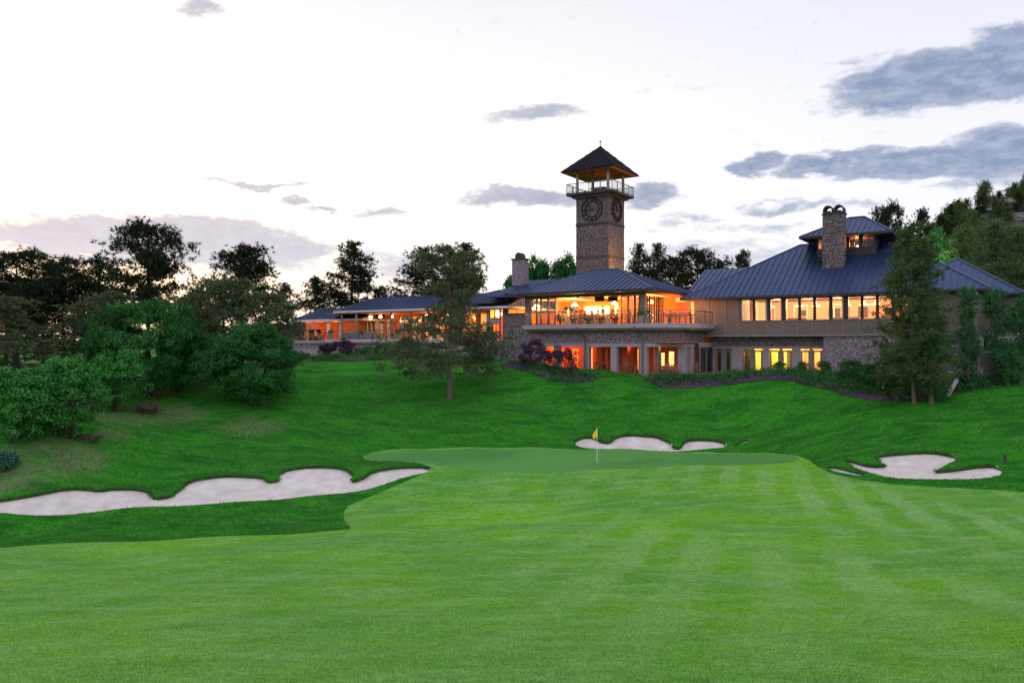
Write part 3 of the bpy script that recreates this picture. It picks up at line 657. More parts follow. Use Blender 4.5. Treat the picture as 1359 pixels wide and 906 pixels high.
# rear right extension
hip_roof(RW, 14, uEr + 1.9, 13.2, 25, zE + .02, 3.4, ur=uEr - 3, vr=19, step=.48, name='rear_roof')
RW.part('rear_block_wall', MB().box(uR + .25, uR + 2.4, 14.2, 24, zf, zE), 'siding'); RW.part('rear_block_base', MB().box(uR + .25, uR + 2.2, 14.4, 23.8, -3.5, zf - .01), 'stone')
for u0_, w_ in ((ops[2][0], 1.6), (ops[5][0], 2.2), (ops[8][0], 1.8)): RW.part('sideboard', MB().box(u0_, u0_ + w_, 12.2, 12.8, zf + .25, 2.3).box(u0_ + .1, u0_ + w_ - .1, 12.3, 12.7, 2.301, 2.34), 'darkwood')
for u0_ in (ops[1][1] - 2.2, ops[4][0] - 2, ops[7][0] - 2.2): RW.part('door_frame', MB().box(u0_, u0_ + .12, 13.08, 13.19, zf + .26, 3.5).box(u0_ + 1.1, u0_ + 1.22, 13.08, 13.19, zf + .26, 3.5).box(u0_ + .12, u0_ + 1.1, 13.09, 13.19, 3.35, 3.5), 'white')
# cupola
cv0 = 11.4
cu0, cz0 = fz(1084, 311, cv0); cu1 = fu(1160, cv0); zcl = fz(1120, 330, cv0)[1]
CWu0, CWu1 = cu0, cu1
ce = fz(1120, 310, cv0 - .9)[1]
m = MB(); gl = []
e = .12
for a, b in ((1085, 1095), (1126, 1141), (1143.5, 1161)): gl.append((fu(a, cv0), fu(b, cv0) - .02, zcl, ce - .15))
wall_open(m, cu0, cu1 + .15, cv0, cv0 + .15, zcl - 1.6, ce, gl); RW.part('cupola_wall', m, 'dark')
for q in gl: window(RW, *q, cv0 + .03, fr=.08, cols=2 if q[1] - q[0] > .8 else 1)
RW.part('cupola_wall', MB().box(cu0, cu0 + .15, cv0 + .16, cv0 + 4, zcl - 1.8, ce).box(cu1, cu1 + .15, cv0 + .16, cv0 + 4, zcl - 1.8, ce).box(cu0, cu1 + .15, cv0 + 4.01, cv0 + 4.15, zcl - 1.8, ce), 'dark')
RW.part('cupola_ceiling', MB().box(cu0 + .16, cu1 - .01, cv0 + .16, cv0 + 3.99, ce - .12, ce - .08).box(cu0 + .16, cu1 - .01, cv0 + 2.4, cv0 + 2.5, zcl - .6, ce - .13), 'redwall')
RW.part('cupola_floor', MB().box(cu0 + .16, cu1 - .01, cv0 + .16, cv0 + 3.99, zcl - .7, zcl - .6), 'redwall')
(cr0, crz), cr1 = fz(1127, 289, cv0 + 2.1), fu(1147, cv0 + 2.1)
hip_roof(RW, fu(1061, cv0 - .9), fu(1183, cv0 - .9), cv0 - .9, cv0 + 5.1, ce, crz - ce, ul=cr0, ur=cr1, vr=cv0 + 2.1, step=.42, name='cupola_roof')
lamp((cu0 + cu1) / 2 + .8, cv0 + 1.4, ce - .7, 300, RED); lamp(cu0 + .8, cv0 + 1.4, ce - .7, 120, RED)
# big chimney
vc = 9.7; (ua, za), (ub, zb) = fz(1091.5, 350, vc), fz(1120, 283, vc)
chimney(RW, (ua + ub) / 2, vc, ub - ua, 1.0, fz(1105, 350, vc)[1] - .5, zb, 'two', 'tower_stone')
for px, py in ((942, 384),): u, z = fz(px, 392, 6.5); RW.part('roof_vent', MB().tube([(u, 7.4, z + .3), (u, 7.4, z + 1.1)], .04, 6).box(u - .2, u + .2, 7.3, 7.5, z + .35, z + .6), 'rail')
for px in (1275, 1310):
    u, z = fz(min(px, 1296), 386, vE + .3); RW.part('floodlight', MB().box(u - .08, u + .08, vE + .4, vE + .6, 3.55, 3.72), 'white')

# ================================================================== the left wing
LW = G('clubhouse_terrace_wing', 'low left wing with pale roof fascias, lit porch rooms and stone terrace wall', 'building')
zt = .46
uA, uB_ = fu(443, 0), fu(600, 0)
hip_roof(LW, uA, uB_ + 6, 0, 12, 3.45, 1.6, ul=fu(497, 6), ur=uB_ + 5.9, vr=6, name='roof', fascia='wfascia', fh=.2)
uC, uD = fu(590, -.0), fu(656, -.0)
m = MB(); A, B = (uC, -.3, 3.75), (uL - .1, -.3, 4.0); hip_roof(LW, uC, uL + .3, -.3, 12.3, 3.8, 1.5, ul=uC + 2, ur=uL + .25, vr=6, name='upper_roof', fascia='dark')
uF, uG = fu(387, 1.2), fu(482, 1.2)
hip_roof(LW, uF, uG, 1.2, 10, 2.72, 1.35, ul=fu(430, 5.6), ur=uG - .1, vr=5.6, name='porch_roof', fascia='wfascia', fh=.22)
# terrace slab and retaining wall
LW.part('terrace_slab', MB().box(fu(390, -1.2), uL - .02, -1.2, 9, zt - .25, zt), 'sandconc')
LW.part('stone_wall', MB().box(fu(389, -1), fu(432, -1), -1.1, -.7, -.35, zt - .251).box(fu(389, -1), fu(389, -1) + .4, -.69, 8, -2.5, zt - .251), 'stone')
LW.part('retaining_wall', MB().box(fu(389, -1), fu(428, -1), -1.14, -.7, -3.5, -.351).box(fu(428, -1) + .001, uL - .03, -.9, -.6, -3.5, zt - .252), 'beam')
railing(LW, [(fu(436, -1), -1.05), (fu(545, -1), -1.05)], zt, 1.0, .2, post=2)
LW.part('railing', MB().box(fu(545, -1), uL - .3, -1.05, -.99, zt + .95, zt + 1.0), 'rail')
LW.part('terrace_curb', MB().box(fu(433, -1), uL - .3, -1.22, -1.02, zt - .12, zt + .1), 'wfascia')
for px, v in ((453, .3), (472, .3), (518, .3), (545, .3), (575, .3), (605, .3)):
    u = fu(px, v); LW.part('post', MB().box(u - .08, u + .08, v, v + .16, zt, 3.3), 'trim')
for px in (394.5,):
    u = fu(px, 1.6); LW.part('stone_pier', MB().box(u - .35, u + .75, 1.6, 2.2, zt, 2.55), 'stone')
LW.part('post', MB().box(fu(388, 1.4), fu(388, 1.4) + .15, 1.4, 1.55, zt, 2.6), 'trim')
# back wall with glazed openings
vK = 4.4; vP = 5.2
LW.part('porch_wall', wall_open(MB(), fu(396, vP), fu(470, vP), vP, vP + .2, zt, 2.7, [(fu(a, vP), fu(b, vP), zt + c, zt + d) for a, b, c, d in ((432, 438, .5, 2.0), (448, 454, 0, 2.0), (462, 468, .3, 1.6))]), 'redwall')
LW.part('porch_ceiling', MB().box(fu(392, 2), fu(470, 2), 1.4, vP, 2.5, 2.55), 'redwall')
LW.part('fireplace', MB().box(fu(410, 4.9), fu(423, 4.9), 4.9, 5.19, zt, 1.75), 'black')
fo = [(fu(a, vK), fu(b, vK), zt + c, zt + 2.5) for a, b, c in ((485, 489, 0), (490, 494, 0), (496, 509, 0), (512, 520, 0), (529, 543, .6), (546, 560, 0), (563, 574, 0), (578, 590, 0), (596, 606, 0), (612, 632, .2), (636, 646, 0))]
fo[-2:] = [(a, b, c, zt + 2.7) for a, b, c, d in fo[-2:]]
LW.part('glazed_wall', wall_open(MB(), fu(470, vK), uL - .2, vK, vK + .2, zt, 4.2, fo), 'redwall')
for q in fo: window(LW, *q, vK + .04, 'glass_door' if q[2] < zt + .1 else 'window', 'trim', fr=.08, cols=2 if q[1] - q[0] > 1.2 else 1)
LW.part('room_wall', MB().box(fu(430, 8.8), uL, 8.8, 8.95, zt, 4.2), 'cream'); LW.part('ceiling', MB().box(fu(470, vK), uL - .05, .2, 8.8, 3.16, 3.2), 'redwall')
LW.part('rear_wall', MB().box(fu(392, 10.6), uL - .03, 10.6, 10.8, -1.5, 3.2).box(fu(392, 10.6), fu(392, 10.6) + .2, 5.5, 10.59, -1.5, 2.6), 'siding')
for px in (492, 505, 520, 566, 594): LW.part('pendant_lamp', MB().lathe([(.12, .12), (.16, 0), (.08, -.12)], (fu(px, 2.2), 2.2, 2.85), 8), 'bulb')
# glazed stair bay next to the hall
u0, z0 = fz(650, 423, 1.2); u1, z1 = fz(666, 400, 1.2)
u1 = min(u1, uL - .1)
LW.part('stair_bay_wall', wall_open(MB(), u0 - .3, u1 + .1, 1.1, 1.3, -1.8, 4.0, [(u0, u1, z0, z1 + .1), (u0 + .3, u1, zt - .2, z0 - .4)]), 'beam')
window(LW, u0, u1, z0, z1 + .1, 1.14, cols=2); window(LW, u0 + .3, u1, zt - .2, z0 - .4, 1.14, cols=2)
LW.part('stair_bay_back', MB().box(u0 - .3, u1 + .1, 3.6, 3.7, -1, 4).box(u0 - .3, u0 - .2, 1.31, 3.59, -1, 4), 'orange')
LW.part('globe_lamp', MB().lathe([(.05, -.3), (.2, -.22), (.3, 0), (.22, .22), (.06, .3)], ((u0 + u1) / 2 - .1, 2.0, z0 + .45), 12), 'bulb')
lamp((u0 + u1) / 2, 2.4, z0 + .9, 70, YEL); lamp((u0 + u1) / 2, 2.4, zt + .4, 40, YEL)
for px, e, c in ((408, 60, RED), (425, 60, RED), (445, 60, WARM)): lamp(fu(px, 3), 3, 2.2, e, c)
for px, e, c in ((460, 60, YEL), (500, 120, YEL), (530, 120, YEL), (570, 120, WARM), (620, 120, WARM)): lamp(fu(px, 6.5), 6.5, 2.6, e * 2, c)
for px, e in ((492, 45), (520, 45), (566, 45), (594, 45)): lamp(fu(px, 2.3), 2.3, 2.7, e, RED, .1)

# ================================================================== clock tower
sT = math.hypot(44, 20) / 12.05
YT = 88.0; cx, cz = (807.6 - CX) / F * YT, 0
TW = empty('clock_tower', (cx, YT, -1), AL, 'tall stone clock tower with open belfry and dark pyramid roof', 'tower')
TW['category'] = 'tower'
class GT(G):
    def __init__(s, e): s.e = e
T = GT(TW)                                 # local: near corner at origin, u to the left is negative, v back
# near corner: front face spans u in [-s,0], right face spans v in [0,s]
def zt_(py, Y=YT): return (HY - py) / F * Y + 1
s = 4.05
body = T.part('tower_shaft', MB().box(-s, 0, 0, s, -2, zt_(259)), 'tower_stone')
T.part('stone_course', MB().box(-s - .04, .04, -.04, s + .04, zt_(297), zt_(293.5)), 'dark'); T.part('stone_course', MB().box(-s - .03, .03, -.03, s + .03, zt_(341), zt_(338)), 'soffit')
zp = zt_(253); T.part('cornice', MB().box(-s - .35, .35, -.35, s + .35, zt_(259), zp - .25), 'darkwood')
T.part('balcony', MB().box(-s - .85, .85, -.85, s + .85, zp - .249, zp + .02), 'dark')
k = .78; c4 = [(-s - k, -k), (k, -k), (k, s + k), (-s - k, s + k), (-s - k, -k)]
f = MB()
for a, b in zip(c4[:-1], c4[1:]):
    A = Vector((*a, 0)); B = Vector((*b, 0)); f.beam((*a, zp + 1.05), (*b, zp + 1.05), .07).beam((*a, zp + .15), (*b, zp + .15), .04)
    for i in range(26): p = A + (B - A) * i / 26; f.box(p.x - .012, p.x + .012, p.y - .012, p.y + .012, zp, zp + 1.05)
    for i in range(4): p = A + (B - A) * i / 4; f.box(p.x - .035, p.x + .035, p.y - .035, p.y + .035, zp, zp + 1.1)
T.part('railing', f, 'rail')
zev = zt_(223)
for (x, y) in ((-s + .1, .1), (-.1, .1), (-.1, s - .1), (-s + .1, s - .1)): T.part('post', MB().box(x - .12, x + .12, y - .12, y + .12, zp, zev), 'beam')
for (x, y) in ((-s / 2, .1),): T.part('post', MB().box(x - .1, x + .1, y - .1, y + .1, zp, zev), 'dark')
T.part('bell_table', MB().box(-s / 2 - .9, -s / 2 + .9, s / 2 - .8, s / 2 + .8, zp + .7, zp + .8).box(-s / 2 - .1, -s / 2 + .1, s / 2 - .1, s / 2 + .1, zp, zp + .7), 'dark')
ko = 1.25; q4 = [(-s - ko, -ko, zev), (ko, -ko, zev), (ko, s + ko, zev), (-s - ko, s + ko, zev)]; ap = (-s / 2, s / 2, zt_(190, YT + 1.5))
f = MB()
for a, b in zip(q4, q4[1:] + q4[:1]): roof_face(f, [a, b, ap], (a, b), .6, .1, .045, .045)
f.box(-s - ko - .04, ko + .04, -ko - .05, -ko + .05, zev - .16, zev - .02).box(-s - ko - .04, ko + .04, s + ko - .05, s + ko + .05, zev - .16, zev - .02).box(-s - ko - .05, -s - ko + .05, -ko + .051, s + ko - .051, zev - .16, zev - .02).box(ko - .05, ko + .05, -ko + .051, s + ko - .051, zev - .16, zev - .02)
rf = T.part('roof', f, 'troof'); T.part('finial', MB().tube([(ap[0], ap[1], ap[2]), (ap[0], ap[1], ap[2] + .45)], .04, 6).lathe([(.03, -.1), (.13, 0), (.03, .1)], (ap[0], ap[1], ap[2] + .5), 8), 'dark', rf)
T.part('soffit', MB().box(-s - ko + .06, ko - .06, -ko + .06, s + ko - .06, zev - .12, zev - .1), 'redwall', rf)
# clocks
def clock(axis):
    zc_ = zt_(275.5); rr = 1.32; f = MB(); n = 40
    if axis == 0: P = lambda a, b, d=0: (-s / 2 + a, -.06 - d, zc_ + b)
    else: P = lambda a, b, d=0: (.06 + d, s / 2 + a, zc_ + b)
    def ring(r0, r1, d0, d1):
        for q in range(n):
            a0, a1 = 2 * math.pi * q / n, 2 * math.pi * (q + 1) / n
            pts = [P(math.sin(a) * r_, math.cos(a) * r_, d) for d in (d0, d1) for a, r_ in ((a0, r0), (a0, r1), (a1, r1), (a1, r0))]
            i = len(f.v); f.v += pts; f.f += [tuple(i + w for w in tt) for tt in ((0, 1, 2, 3), (7, 6, 5, 4), (0, 4, 5, 1), (1, 5, 6, 2), (2, 6, 7, 3), (3, 7, 4, 0))]
    ring(rr - .07, rr, -.06, .04); ring(rr * .62, rr * .68, -.06, .03)
    for h in range(12):
        a = math.pi * h / 6; wd = .16 if h % 3 == 0 else .1; d = Vector((math.sin(a), math.cos(a)))
        f.beam(P(d.x * rr * .70, d.y * rr * .70, .0), P(d.x * rr * .92, d.y * rr * .92, .0), wd, .06)
    c = T.part('clock', f, 'black')
    h = MB()
    for a, L, w_ in ((270, 1.18, .11), (322, .78, .14)):
        d = Vector((math.sin(R(a)), math.cos(R(a)))); h.beam(P(-d.x * .25, -d.y * .25, .08), P(d.x * L, d.y * L, .08), w_, .04)
    T.part('clock_hands', h, 'black', c)
clock(0); clock(1)
def tl(a, b, z): v = Vector((a, b)); return (cx + a * Ux + b * Vx, YT + a * Uy + b * Vy, z)
lamp(*tl(-s / 2, s / 2, zp - 1 + .9), 14, (1, .3, .1), .2, True)
lamp(*tl(2.3, 1.6, 5.4), 1500, (1, .5, .15), .2, True); lamp(*tl(-1.0, -1.8, 5.8), 130, (1, .45, .15), .2, True)
lamp(*tl(2.2, .6, 9.5), 300, (1, .35, .12), .2, True)
# ------------------------------------------------------------------ foliage
def rnd(seed): return np.random.default_rng(seed)
def unit(v): return v / (np.linalg.norm(v, axis=-1, keepdims=True) + 1e-9)
def tufts(rng, C, D, n, L, w):
    """needle tufts: C centres, D outward directions"""
    N = len(C); c = np.repeat(C, n, 0); d = unit(np.repeat(D, n, 0) * .7 + rng.normal(0, .75, (N * n, 3)))
    l = L * rng.uniform(.6, 1.15, (N * n, 1)); sd = unit(np.cross(d, rng.normal(0, 1, (N * n, 3)))) * w / 2
    b = c + d * l * .08; V = np.empty((N * n, 3, 3)); V[:, 0] = b - sd; V[:, 1] = b + sd; V[:, 2] = c + d * l
    return V.reshape(-1, 3)
def leaves(rng, C, D, size, n):
    N = len(C); c = np.repeat(C, n, 0) + rng.normal(0, size * 1.1, (N * n, 3)); nr = unit(np.repeat(D, n, 0) + rng.normal(0, .75, (N * n, 3)))
    a = unit(np.cross(nr, rng.normal(0, 1, (N * n, 3)))); b = np.cross(nr, a); s = size * rng.uniform(.55, 1.2, (N * n, 1))
    V = np.empty((N * n, 4, 3)); V[:, 0] = c - a * s; V[:, 1] = c - b * s * .5; V[:, 2] = c + a * s; V[:, 3] = c + b * s * .5
    return V.reshape(-1, 3)
def pine_mesh(seed, h, rmax, base=.3, prof='cone', nb=60, tn=12, L=.34, w=.05, tr=.16, droop=.1, dens_=1.0, gap=.25):
    rng = rnd(seed); tk = MB(); C = []; D = []
    lean = rng.normal(0, .012 * h, 2)
    zz = np.linspace(0, h * .97, 9); tx = [(lean[0] * (z / h) ** 2 * 2 + math.sin(z * .7 + seed) * .05, lean[1] * (z / h) ** 2 * 2, z) for z in zz]
    tk.tube([(tx[0][0], tx[0][1], -.6)] + tx, [tr * 1.25] + [tr * (1 - z / h) ** .8 * (1.15 if z == 0 else 1) + .015 for z in zz], 8)
    def axis(z): i = min(7, int(z / (h * .97) * 8)); f = (z - zz[i]) / (zz[1]); a, b = tx[i], tx[i + 1]; return np.array([a[0] + (b[0] - a[0]) * f, a[1] + (b[1] - a[1]) * f, z])
    lobes = rng.uniform(0, 6.28, 4)
    for i in range(nb):
        u = (i + rng.uniform(0, 1)) / nb; z = h * (base + (.985 - base) * u ** .85); ur = (z / h - base) / (1 - base)
        if prof == 'cone': r = rmax * (1 - ur) ** .75 * (.55 + .45 * min(1, ur * 5)) + .25
        elif prof == 'round': r = rmax * math.sqrt(max(.05, 1 - (2 * ur - .85) ** 2 * .85)) if ur < .93 else rmax * .35
        elif prof == 'spread': r = rmax * (1 - ur ** 1.6) ** .7 * (.72 + .28 * math.cos(ur * 9 + seed)) + .4
        elif prof == 'column': r = rmax * (1 - ur) ** .45 * (.75 + .25 * math.sin(ur * 11 + seed)) + .15
        r *= rng.uniform(.62, 1.08); az = rng.uniform(0, 6.28)
        if rng.random() < gap * .5: r *= .5
        up = (.05 + .55 * ur) if prof != 'cone' else (.0 + .5 * ur)
        p0 = axis(z); dr = np.array([math.cos(az), math.sin(az), 0.]); n = 6; pts = []
        bend = rng.normal(0, .12)
        for j in range(n + 1):
            f = j / n; q = p0 + dr * r * f + np.array([-dr[1], dr[0], 0]) * bend * r * f * f; q[2] += r * (up * f - droop * f * f * 1.2 + .12 * f ** 3); pts.append(q)
        tk.tube(pts, [max(.008, tr * .34 * (1 - ur * .6) * (1 - j / n * .85)) for j in range(n + 1)], 4, cap=False)
        nt = int(max(2, r * 1.7 * dens_))
        for j in range(nt):
            f = rng.uniform(.3, 1.02) ** .7; k = min(n - 1, int(f * n)); q = pts[k] + (pts[k + 1] - pts[k]) * (f * n - k)
            sp = r * .2 * (1.2 - f * .6) + .1; off = rng.normal(0, 1, 3) * [sp, sp, sp * .4] + [0, 0, .08]
            if rng.random() < .6: tk.tube([pts[max(0, k - 1)], (pts[max(0, k - 1)] + q + off) / 2 - [0, 0, .05], q + off], [.016, .012, .007], 3, cap=False)
            kk = 5 + int(rng.uniform(0, 4)); cr_ = L * rng.uniform(.55, 1.0)
            for _ in range(kk):
                o2 = rng.normal(0, 1, 3) * [cr_, cr_, cr_ * .6]; C.append(q + off + o2); D.append(o2 / cr_ * .5 + [0, 0, .7] + dr * .25)
    top = axis(h * .96)
    for j in range(12): C.append(top + rng.normal(0, 1, 3) * [.22, .22, .25]); D.append([0, 0, 1.])
    V = tufts(rng, np.array(C), np.array(D), tn, L, w)
    mt = bpy.data.meshes.new('trunk'); mt.from_pydata([tuple(p) for p in tk.v], [], tk.f); mt.polygons.foreach_set('use_smooth', [True] * len(mt.polygons)); mt.update()
    return mt, npmesh('crown', V, 3)
def bush_mesh(seed, h, rx, ry, z0=.1, clumps=90, leaf=.13, n=70, stems=7, flat=.0, shell=.55):
    rng = rnd(seed); tk = MB(); C = []; D = []
    hz = (h - z0) / 2; cz_ = z0 + hz
    d = unit(rng.normal(0, 1, (clumps, 3))); d[:, 2] = np.abs(d[:, 2]) * np.where(rng.random(clumps) < .66, 1, -1)
    bump = 1 + .09 * np.sin(d[:, 0] * 5 + seed) * np.cos(d[:, 1] * 4 + seed * 2) + rng.normal(0, .05, clumps)
    cc = d * bump[:, None] * rng.uniform(.72, 1, (clumps, 1)) * [rx, ry, hz] + [0, 0, cz_]
    cr = rng.uniform(.12, .24, clumps) * (rx + ry + hz) / 3 + .12
    for c, r_, dd in zip(cc, cr, d):
        m = int(n * (r_ / .6) ** 1.6) + 10; q = unit(rng.normal(0, 1, (m, 3))); q[:, 2] = np.where(q[:, 2] < -.35, -q[:, 2], q[:, 2])
        rad = r_ * rng.uniform(shell, 1, (m, 1)); C.append(c + q * rad * [1, 1, .72]); D.append(q + dd * .3 + [0, 0, .35])
    C = np.concatenate(C); D = np.concatenate(D); k = C[:, 2] > .03; C = C[k]; D = D[k]
    V = leaves(rng, C, D, leaf, 3)
    for i in range(stems):
        t_ = cc[rng.integers(len(cc))]; a = rng.uniform(0, 6.28); b = np.array([math.cos(a) * rx * .15, math.sin(a) * ry * .15, -.35]); mid = (b + t_) / 2 + rng.normal(0, .1, 3); mid[2] = max(.1, t_[2] * .35)
        tk.tube([b, mid, t_], [.05 + .02 * h * .3, .04, .015], 5, cap=False)
    mt = bpy.data.meshes.new('stem'); mt.from_pydata([tuple(p) for p in tk.v], [], tk.f); mt.update()
    return mt, npmesh('crown', V, 4)
def plant(name, base, meshes, mats, label, cat, group=None, rz=0, sc=(1, 1, 1), tn='trunk', cn='crown'):
    e = empty(name, base, rz, label, cat, group); e.scale = sc
    for me, mt, nm in zip(meshes, mats, (tn, cn)):
        if me is None: continue
        if not me.materials: me.materials.append(MT[mt])
        o = bpy.data.objects.new(nm, me); COL.objects.link(o); o.parent = e
        if me.materials[0] != MT[mt]: o.material_slots[0].link = 'OBJECT'; o.material_slots[0].material = MT[mt]
    return e
def gpos(px, Y, sink=0): X = (px - CX) / F * Y; z = float(ground_z(np.array([X]), np.array([Y]))[0]); return (X, Y, z - sink)
def hz_(py, Y): return (HY - py) / F * Y
# --- central ponderosa
b = gpos(597, cast(597, 529, 45)[1])
plant('pine_tree', b, pine_mesh(11, hz_(331, b[1]) - b[2], 4.9, .17, 'spread', 100, 14, .27, .04, .2, .2, 2.3, .25), ('bark', 'pine2'),
      'broad open pine with bare grey trunk standing alone on the lawn before the clubhouse', 'pine tree')
# --- right hand pines by the wing
for px, Y, top, rm, seed, prof, mat, nb, lab in (
    (1212, 51.2, 296, 2.9, 21, 'cone', 'pine3', 150, 'tall dense pine in front of the right wing roof'),
    (1236, 50.6, 412, 1.0, 22, 'column', 'spruce', 45, 'small green pine tucked at the right foot of the tall pine'),
    (1285, 52.6, 385, .85, 23, 'column', 'spruce', 55, 'slim green pine before the siding corner of the right wing'),
    (1319, 53, 388, .85, 24, 'column', 'spruce', 55, 'slim green pine second from the right picture edge'),
    (1355, 52.5, 398, .95, 25, 'column', 'spruce', 55, 'slim green pine cut by the right picture edge'),
    (1336, 52.0, 458, .7, 26, 'column', 'spruce', 36, 'short bushy green pine between two slim ones at far right')):
    b = gpos(px, Y); plant('pine_tree', b, pine_mesh(seed, hz_(top, Y) - b[2], rm, .02 if prof == 'cone' else .04, prof, nb, 13, .2, .038, .12, .08, 4.0 if prof == 'cone' else 5.0), ('bark', mat), lab, 'pine tree')
# --- back pines: shared meshes
BM = {}
def back_mesh(k):
    if k not in BM:
        s_, prof, base, r_ = {'a': (31, 'round', .38, 3.3), 'b': (32, 'spread', .3, 3.2), 'c': (33, 'cone', .2, 3.0), 'd': (34, 'round', .45, 2.8), 'e': (35, 'spread', .2, 3.6), 'f': (36, 'cone', .12, 3.2), 'h': (37, 'round', .15, 4.0), 'k': (38, 'cone', .14, 3.3)}[k]
        BM[k] = pine_mesh(s_, 12, r_, base, prof, 66 if k != 'h' else 100, 9, .38, .075, .2, .08, {'a': 1.9, 'b': 1.7, 'd': 1.9, 'k': 2.6}.get(k, 1.3), .3)
    return BM[k]
for px, Y, top, wpx, k, mat, lab in (
    (22, 60, 338, 115, 'a', 'pine', 'dark pine at the far left edge of the tree line'),
    (84, 66, 347, 75, 'd', 'pine', 'narrow dark pine second from the left in the tree line'),
    (132, 68, 343, 80, 'b', 'pine', 'loose dark pine just left of the tallest left-hand pine'),
    (197, 63, 303, 108, 'a', 'pine', 'tallest dark pine above the round oaks at left'),
    (320, 64, 333, 92, 'd', 'pine', 'dark pine with round top rising behind the round bush'),
    (298, 60, 374, 112, 'h', 'pine2', 'brownish bushy pine right behind the large round bush'),
    (352, 62, 392, 90, 'h', 'pine2', 'low brownish pine between the round bush and the left wing'),
    (382, 74, 380, 60, 'b', 'pine', 'dark pine beside the left end of the terrace wing'),
    (419, 98, 372, 42, 'd', 'pine', 'small distant pine at the left of the big cone pine behind the terrace wing'),
    (466, 96, 323, 92, 'k', 'pine', 'large cone shaped dark pine behind the terrace wing roof'),
    (505, 98, 383, 30, 'd', 'pine', 'small distant pine between the big cone pine and the twin pines'),
    (558, 90, 331, 105, 'k', 'pine', 'left one of the twin dark pines behind the lone lawn pine'),
    (613, 92, 326, 100, 'k', 'pine', 'right one of the twin dark pines behind the lone lawn pine'),
    (20, 52, 398, 150, 'e', 'pine2', 'olive pine low at the left edge above the bright oaks'),
    (95, 55, 404, 120, 'e', 'pine2', 'olive pine behind the oaks with its trunk showing'),
    (150, 60, 392, 90, 'h', 'pine2', 'olive pine under the tallest left-hand pine'),
    (58, 64, 372, 120, 'h', 'pine', 'dark low pine filling the gap near the left end of the tree line'),
    (8, 66, 380, 110, 'h', 'pine', 'dark low pine in the far left corner of the tree line'),
    (122, 66, 378, 100, 'h', 'pine', 'dark low pine left of the tallest left-hand pine'),
    (272, 66, 392, 70, 'h', 'pine', 'dark low pine in the dip between the two groups of left-hand pines'),
    (240, 61, 396, 80, 'h', 'pine2', 'olive pine filling the gap right of the tallest left-hand pine'),
    (846, 108, 326, 52, 'k', 'pine', 'first dark pine right of the clock tower'),
    (874, 108, 326, 54, 'k', 'pine', 'second dark pine right of the clock tower'),
    (895, 109, 344, 60, 'h', 'pine', 'low dark pine between the tower pines and the flat topped pine'),
    (958, 109, 348, 50, 'h', 'pine', 'low dark pine right of the flat topped pine behind the roofs'),
    (925, 110, 335, 62, 'a', 'pine', 'flat topped dark pine between tower and right roof'),
    (985, 112, 337, 26, 'd', 'pine', 'tiny dark pine peeping over the left slope of the right roof'),
    (1178, 84, 278, 52, 'a', 'pine', 'dark pine behind the cupola roof'),
    (1222, 76, 281, 64, 'c', 'pine', 'dark pine top rising behind the tall right-hand pine'),
    (1272, 92, 305, 90, 'f', 'pine3', 'olive pine on the slope just right of the floodlit tree'),
    (1310, 86, 300, 95, 'e', 'pine3', 'olive pine on the slope above the dark roof end'),
    (1350, 84, 305, 90, 'f', 'pine3', 'olive pine at the right edge above the dark roof end'),
    (1246, 100, 305, 60, 'b', 'spruce', 'green pine lit by a floodlight behind the right roof'),
    (1290, 105, 282, 60, 'c', 'pine3', 'higher olive pine on the lower hillside'),
    (1330, 80, 352, 80, 'h', 'pine3', 'low bushy pine just behind the end of the right roof')):
    me = back_mesh(k); b = gpos(px, Y); hgt = hz_(top, Y) - b[2]; r0 = {'a': 3.3, 'b': 3.2, 'c': 3.0, 'd': 2.8, 'e': 3.6, 'f': 3.2, 'h': 4.0, 'k': 3.3}[k]
    sx = wpx / F * Y / 2 / r0
    plant('pine_tree', b, me, ('barkd', mat), lab, 'pine tree', rz=(px * 1.7) % 6.28, sc=(sx, sx, hgt / 12))
# --- broadleaf trees behind the hall
k = bush_mesh(41, 9, 4.2, 3, 1.5, 80, .22, 40)
for px, Y, top, wpx, lab in ((712, 100, 346, 50, 'leafy tree behind the hall roof beside the chimney'), (752, 100, 345, 60, 'leafy tree behind the hall roof at the foot of the clock tower'), (690, 104, 366, 60, 'low leafy tree behind the hall chimney')):
    b = gpos(px, Y); plant('broadleaf_tree', b, k, ('barkd', 'oak'), lab, 'tree', rz=px, sc=(wpx / F * Y / 8.4, wpx / F * Y / 8.4, (hz_(top, Y) - b[2]) / 9.0))
# --- scrub oaks on the left
for px, Y, top, wpx, mat, seed, lab in (
    (334, 50.5, 431, 138, 'oak', 51, 'large round dark green oak bush at the lawn edge left of the clubhouse'),
    (196, 55, 402, 165, 'oak', 52, 'tallest broad oak behind the smaller left-hand oaks'),
    (152, 50, 461, 98, 'oak2', 53, 'mid-sized oak before the tallest broad oak'),
    (236, 57, 452, 70, 'oak', 54, 'oak between the mid-sized oak and the large round bush'),
    (88, 42.5, 477, 112, 'oak2', 55, 'bright green oak nearest the camera on the left bank'),
    (22, 40.5, 494, 112, 'oak2', 56, 'bright green oak cut by the left picture edge'),
    (4, 37.5, 605, 36, 'bluesh', 57, 'low blue green shrub at the left picture edge above the bunker')):
    if Y < 45 or px in (334,): Y = cast(px, {88: 596, 22: 610, 4: 634, 334: 545}[px], 30)[1] + (1.2 if px > 10 else .3)
    b = gpos(px, Y); h = hz_(top, Y) - b[2]; r_ = wpx / F * Y / 2 * (.92 if px in (334, 196) else .8)
    plant('oak_bush' if px > 10 else 'shrub', b, bush_mesh(seed, h, r_, r_ * .85, .02 if wpx > 120 else .2, 170 if wpx > 130 else 120 if wpx > 100 else 80, .075, 95, 8), ('barkd', mat), lab, 'oak bush' if px > 10 else 'shrub', tn='stem')
k = bush_mesh(61, 1.2, 1.3, .9, 0, 26, .08, 40, 8)
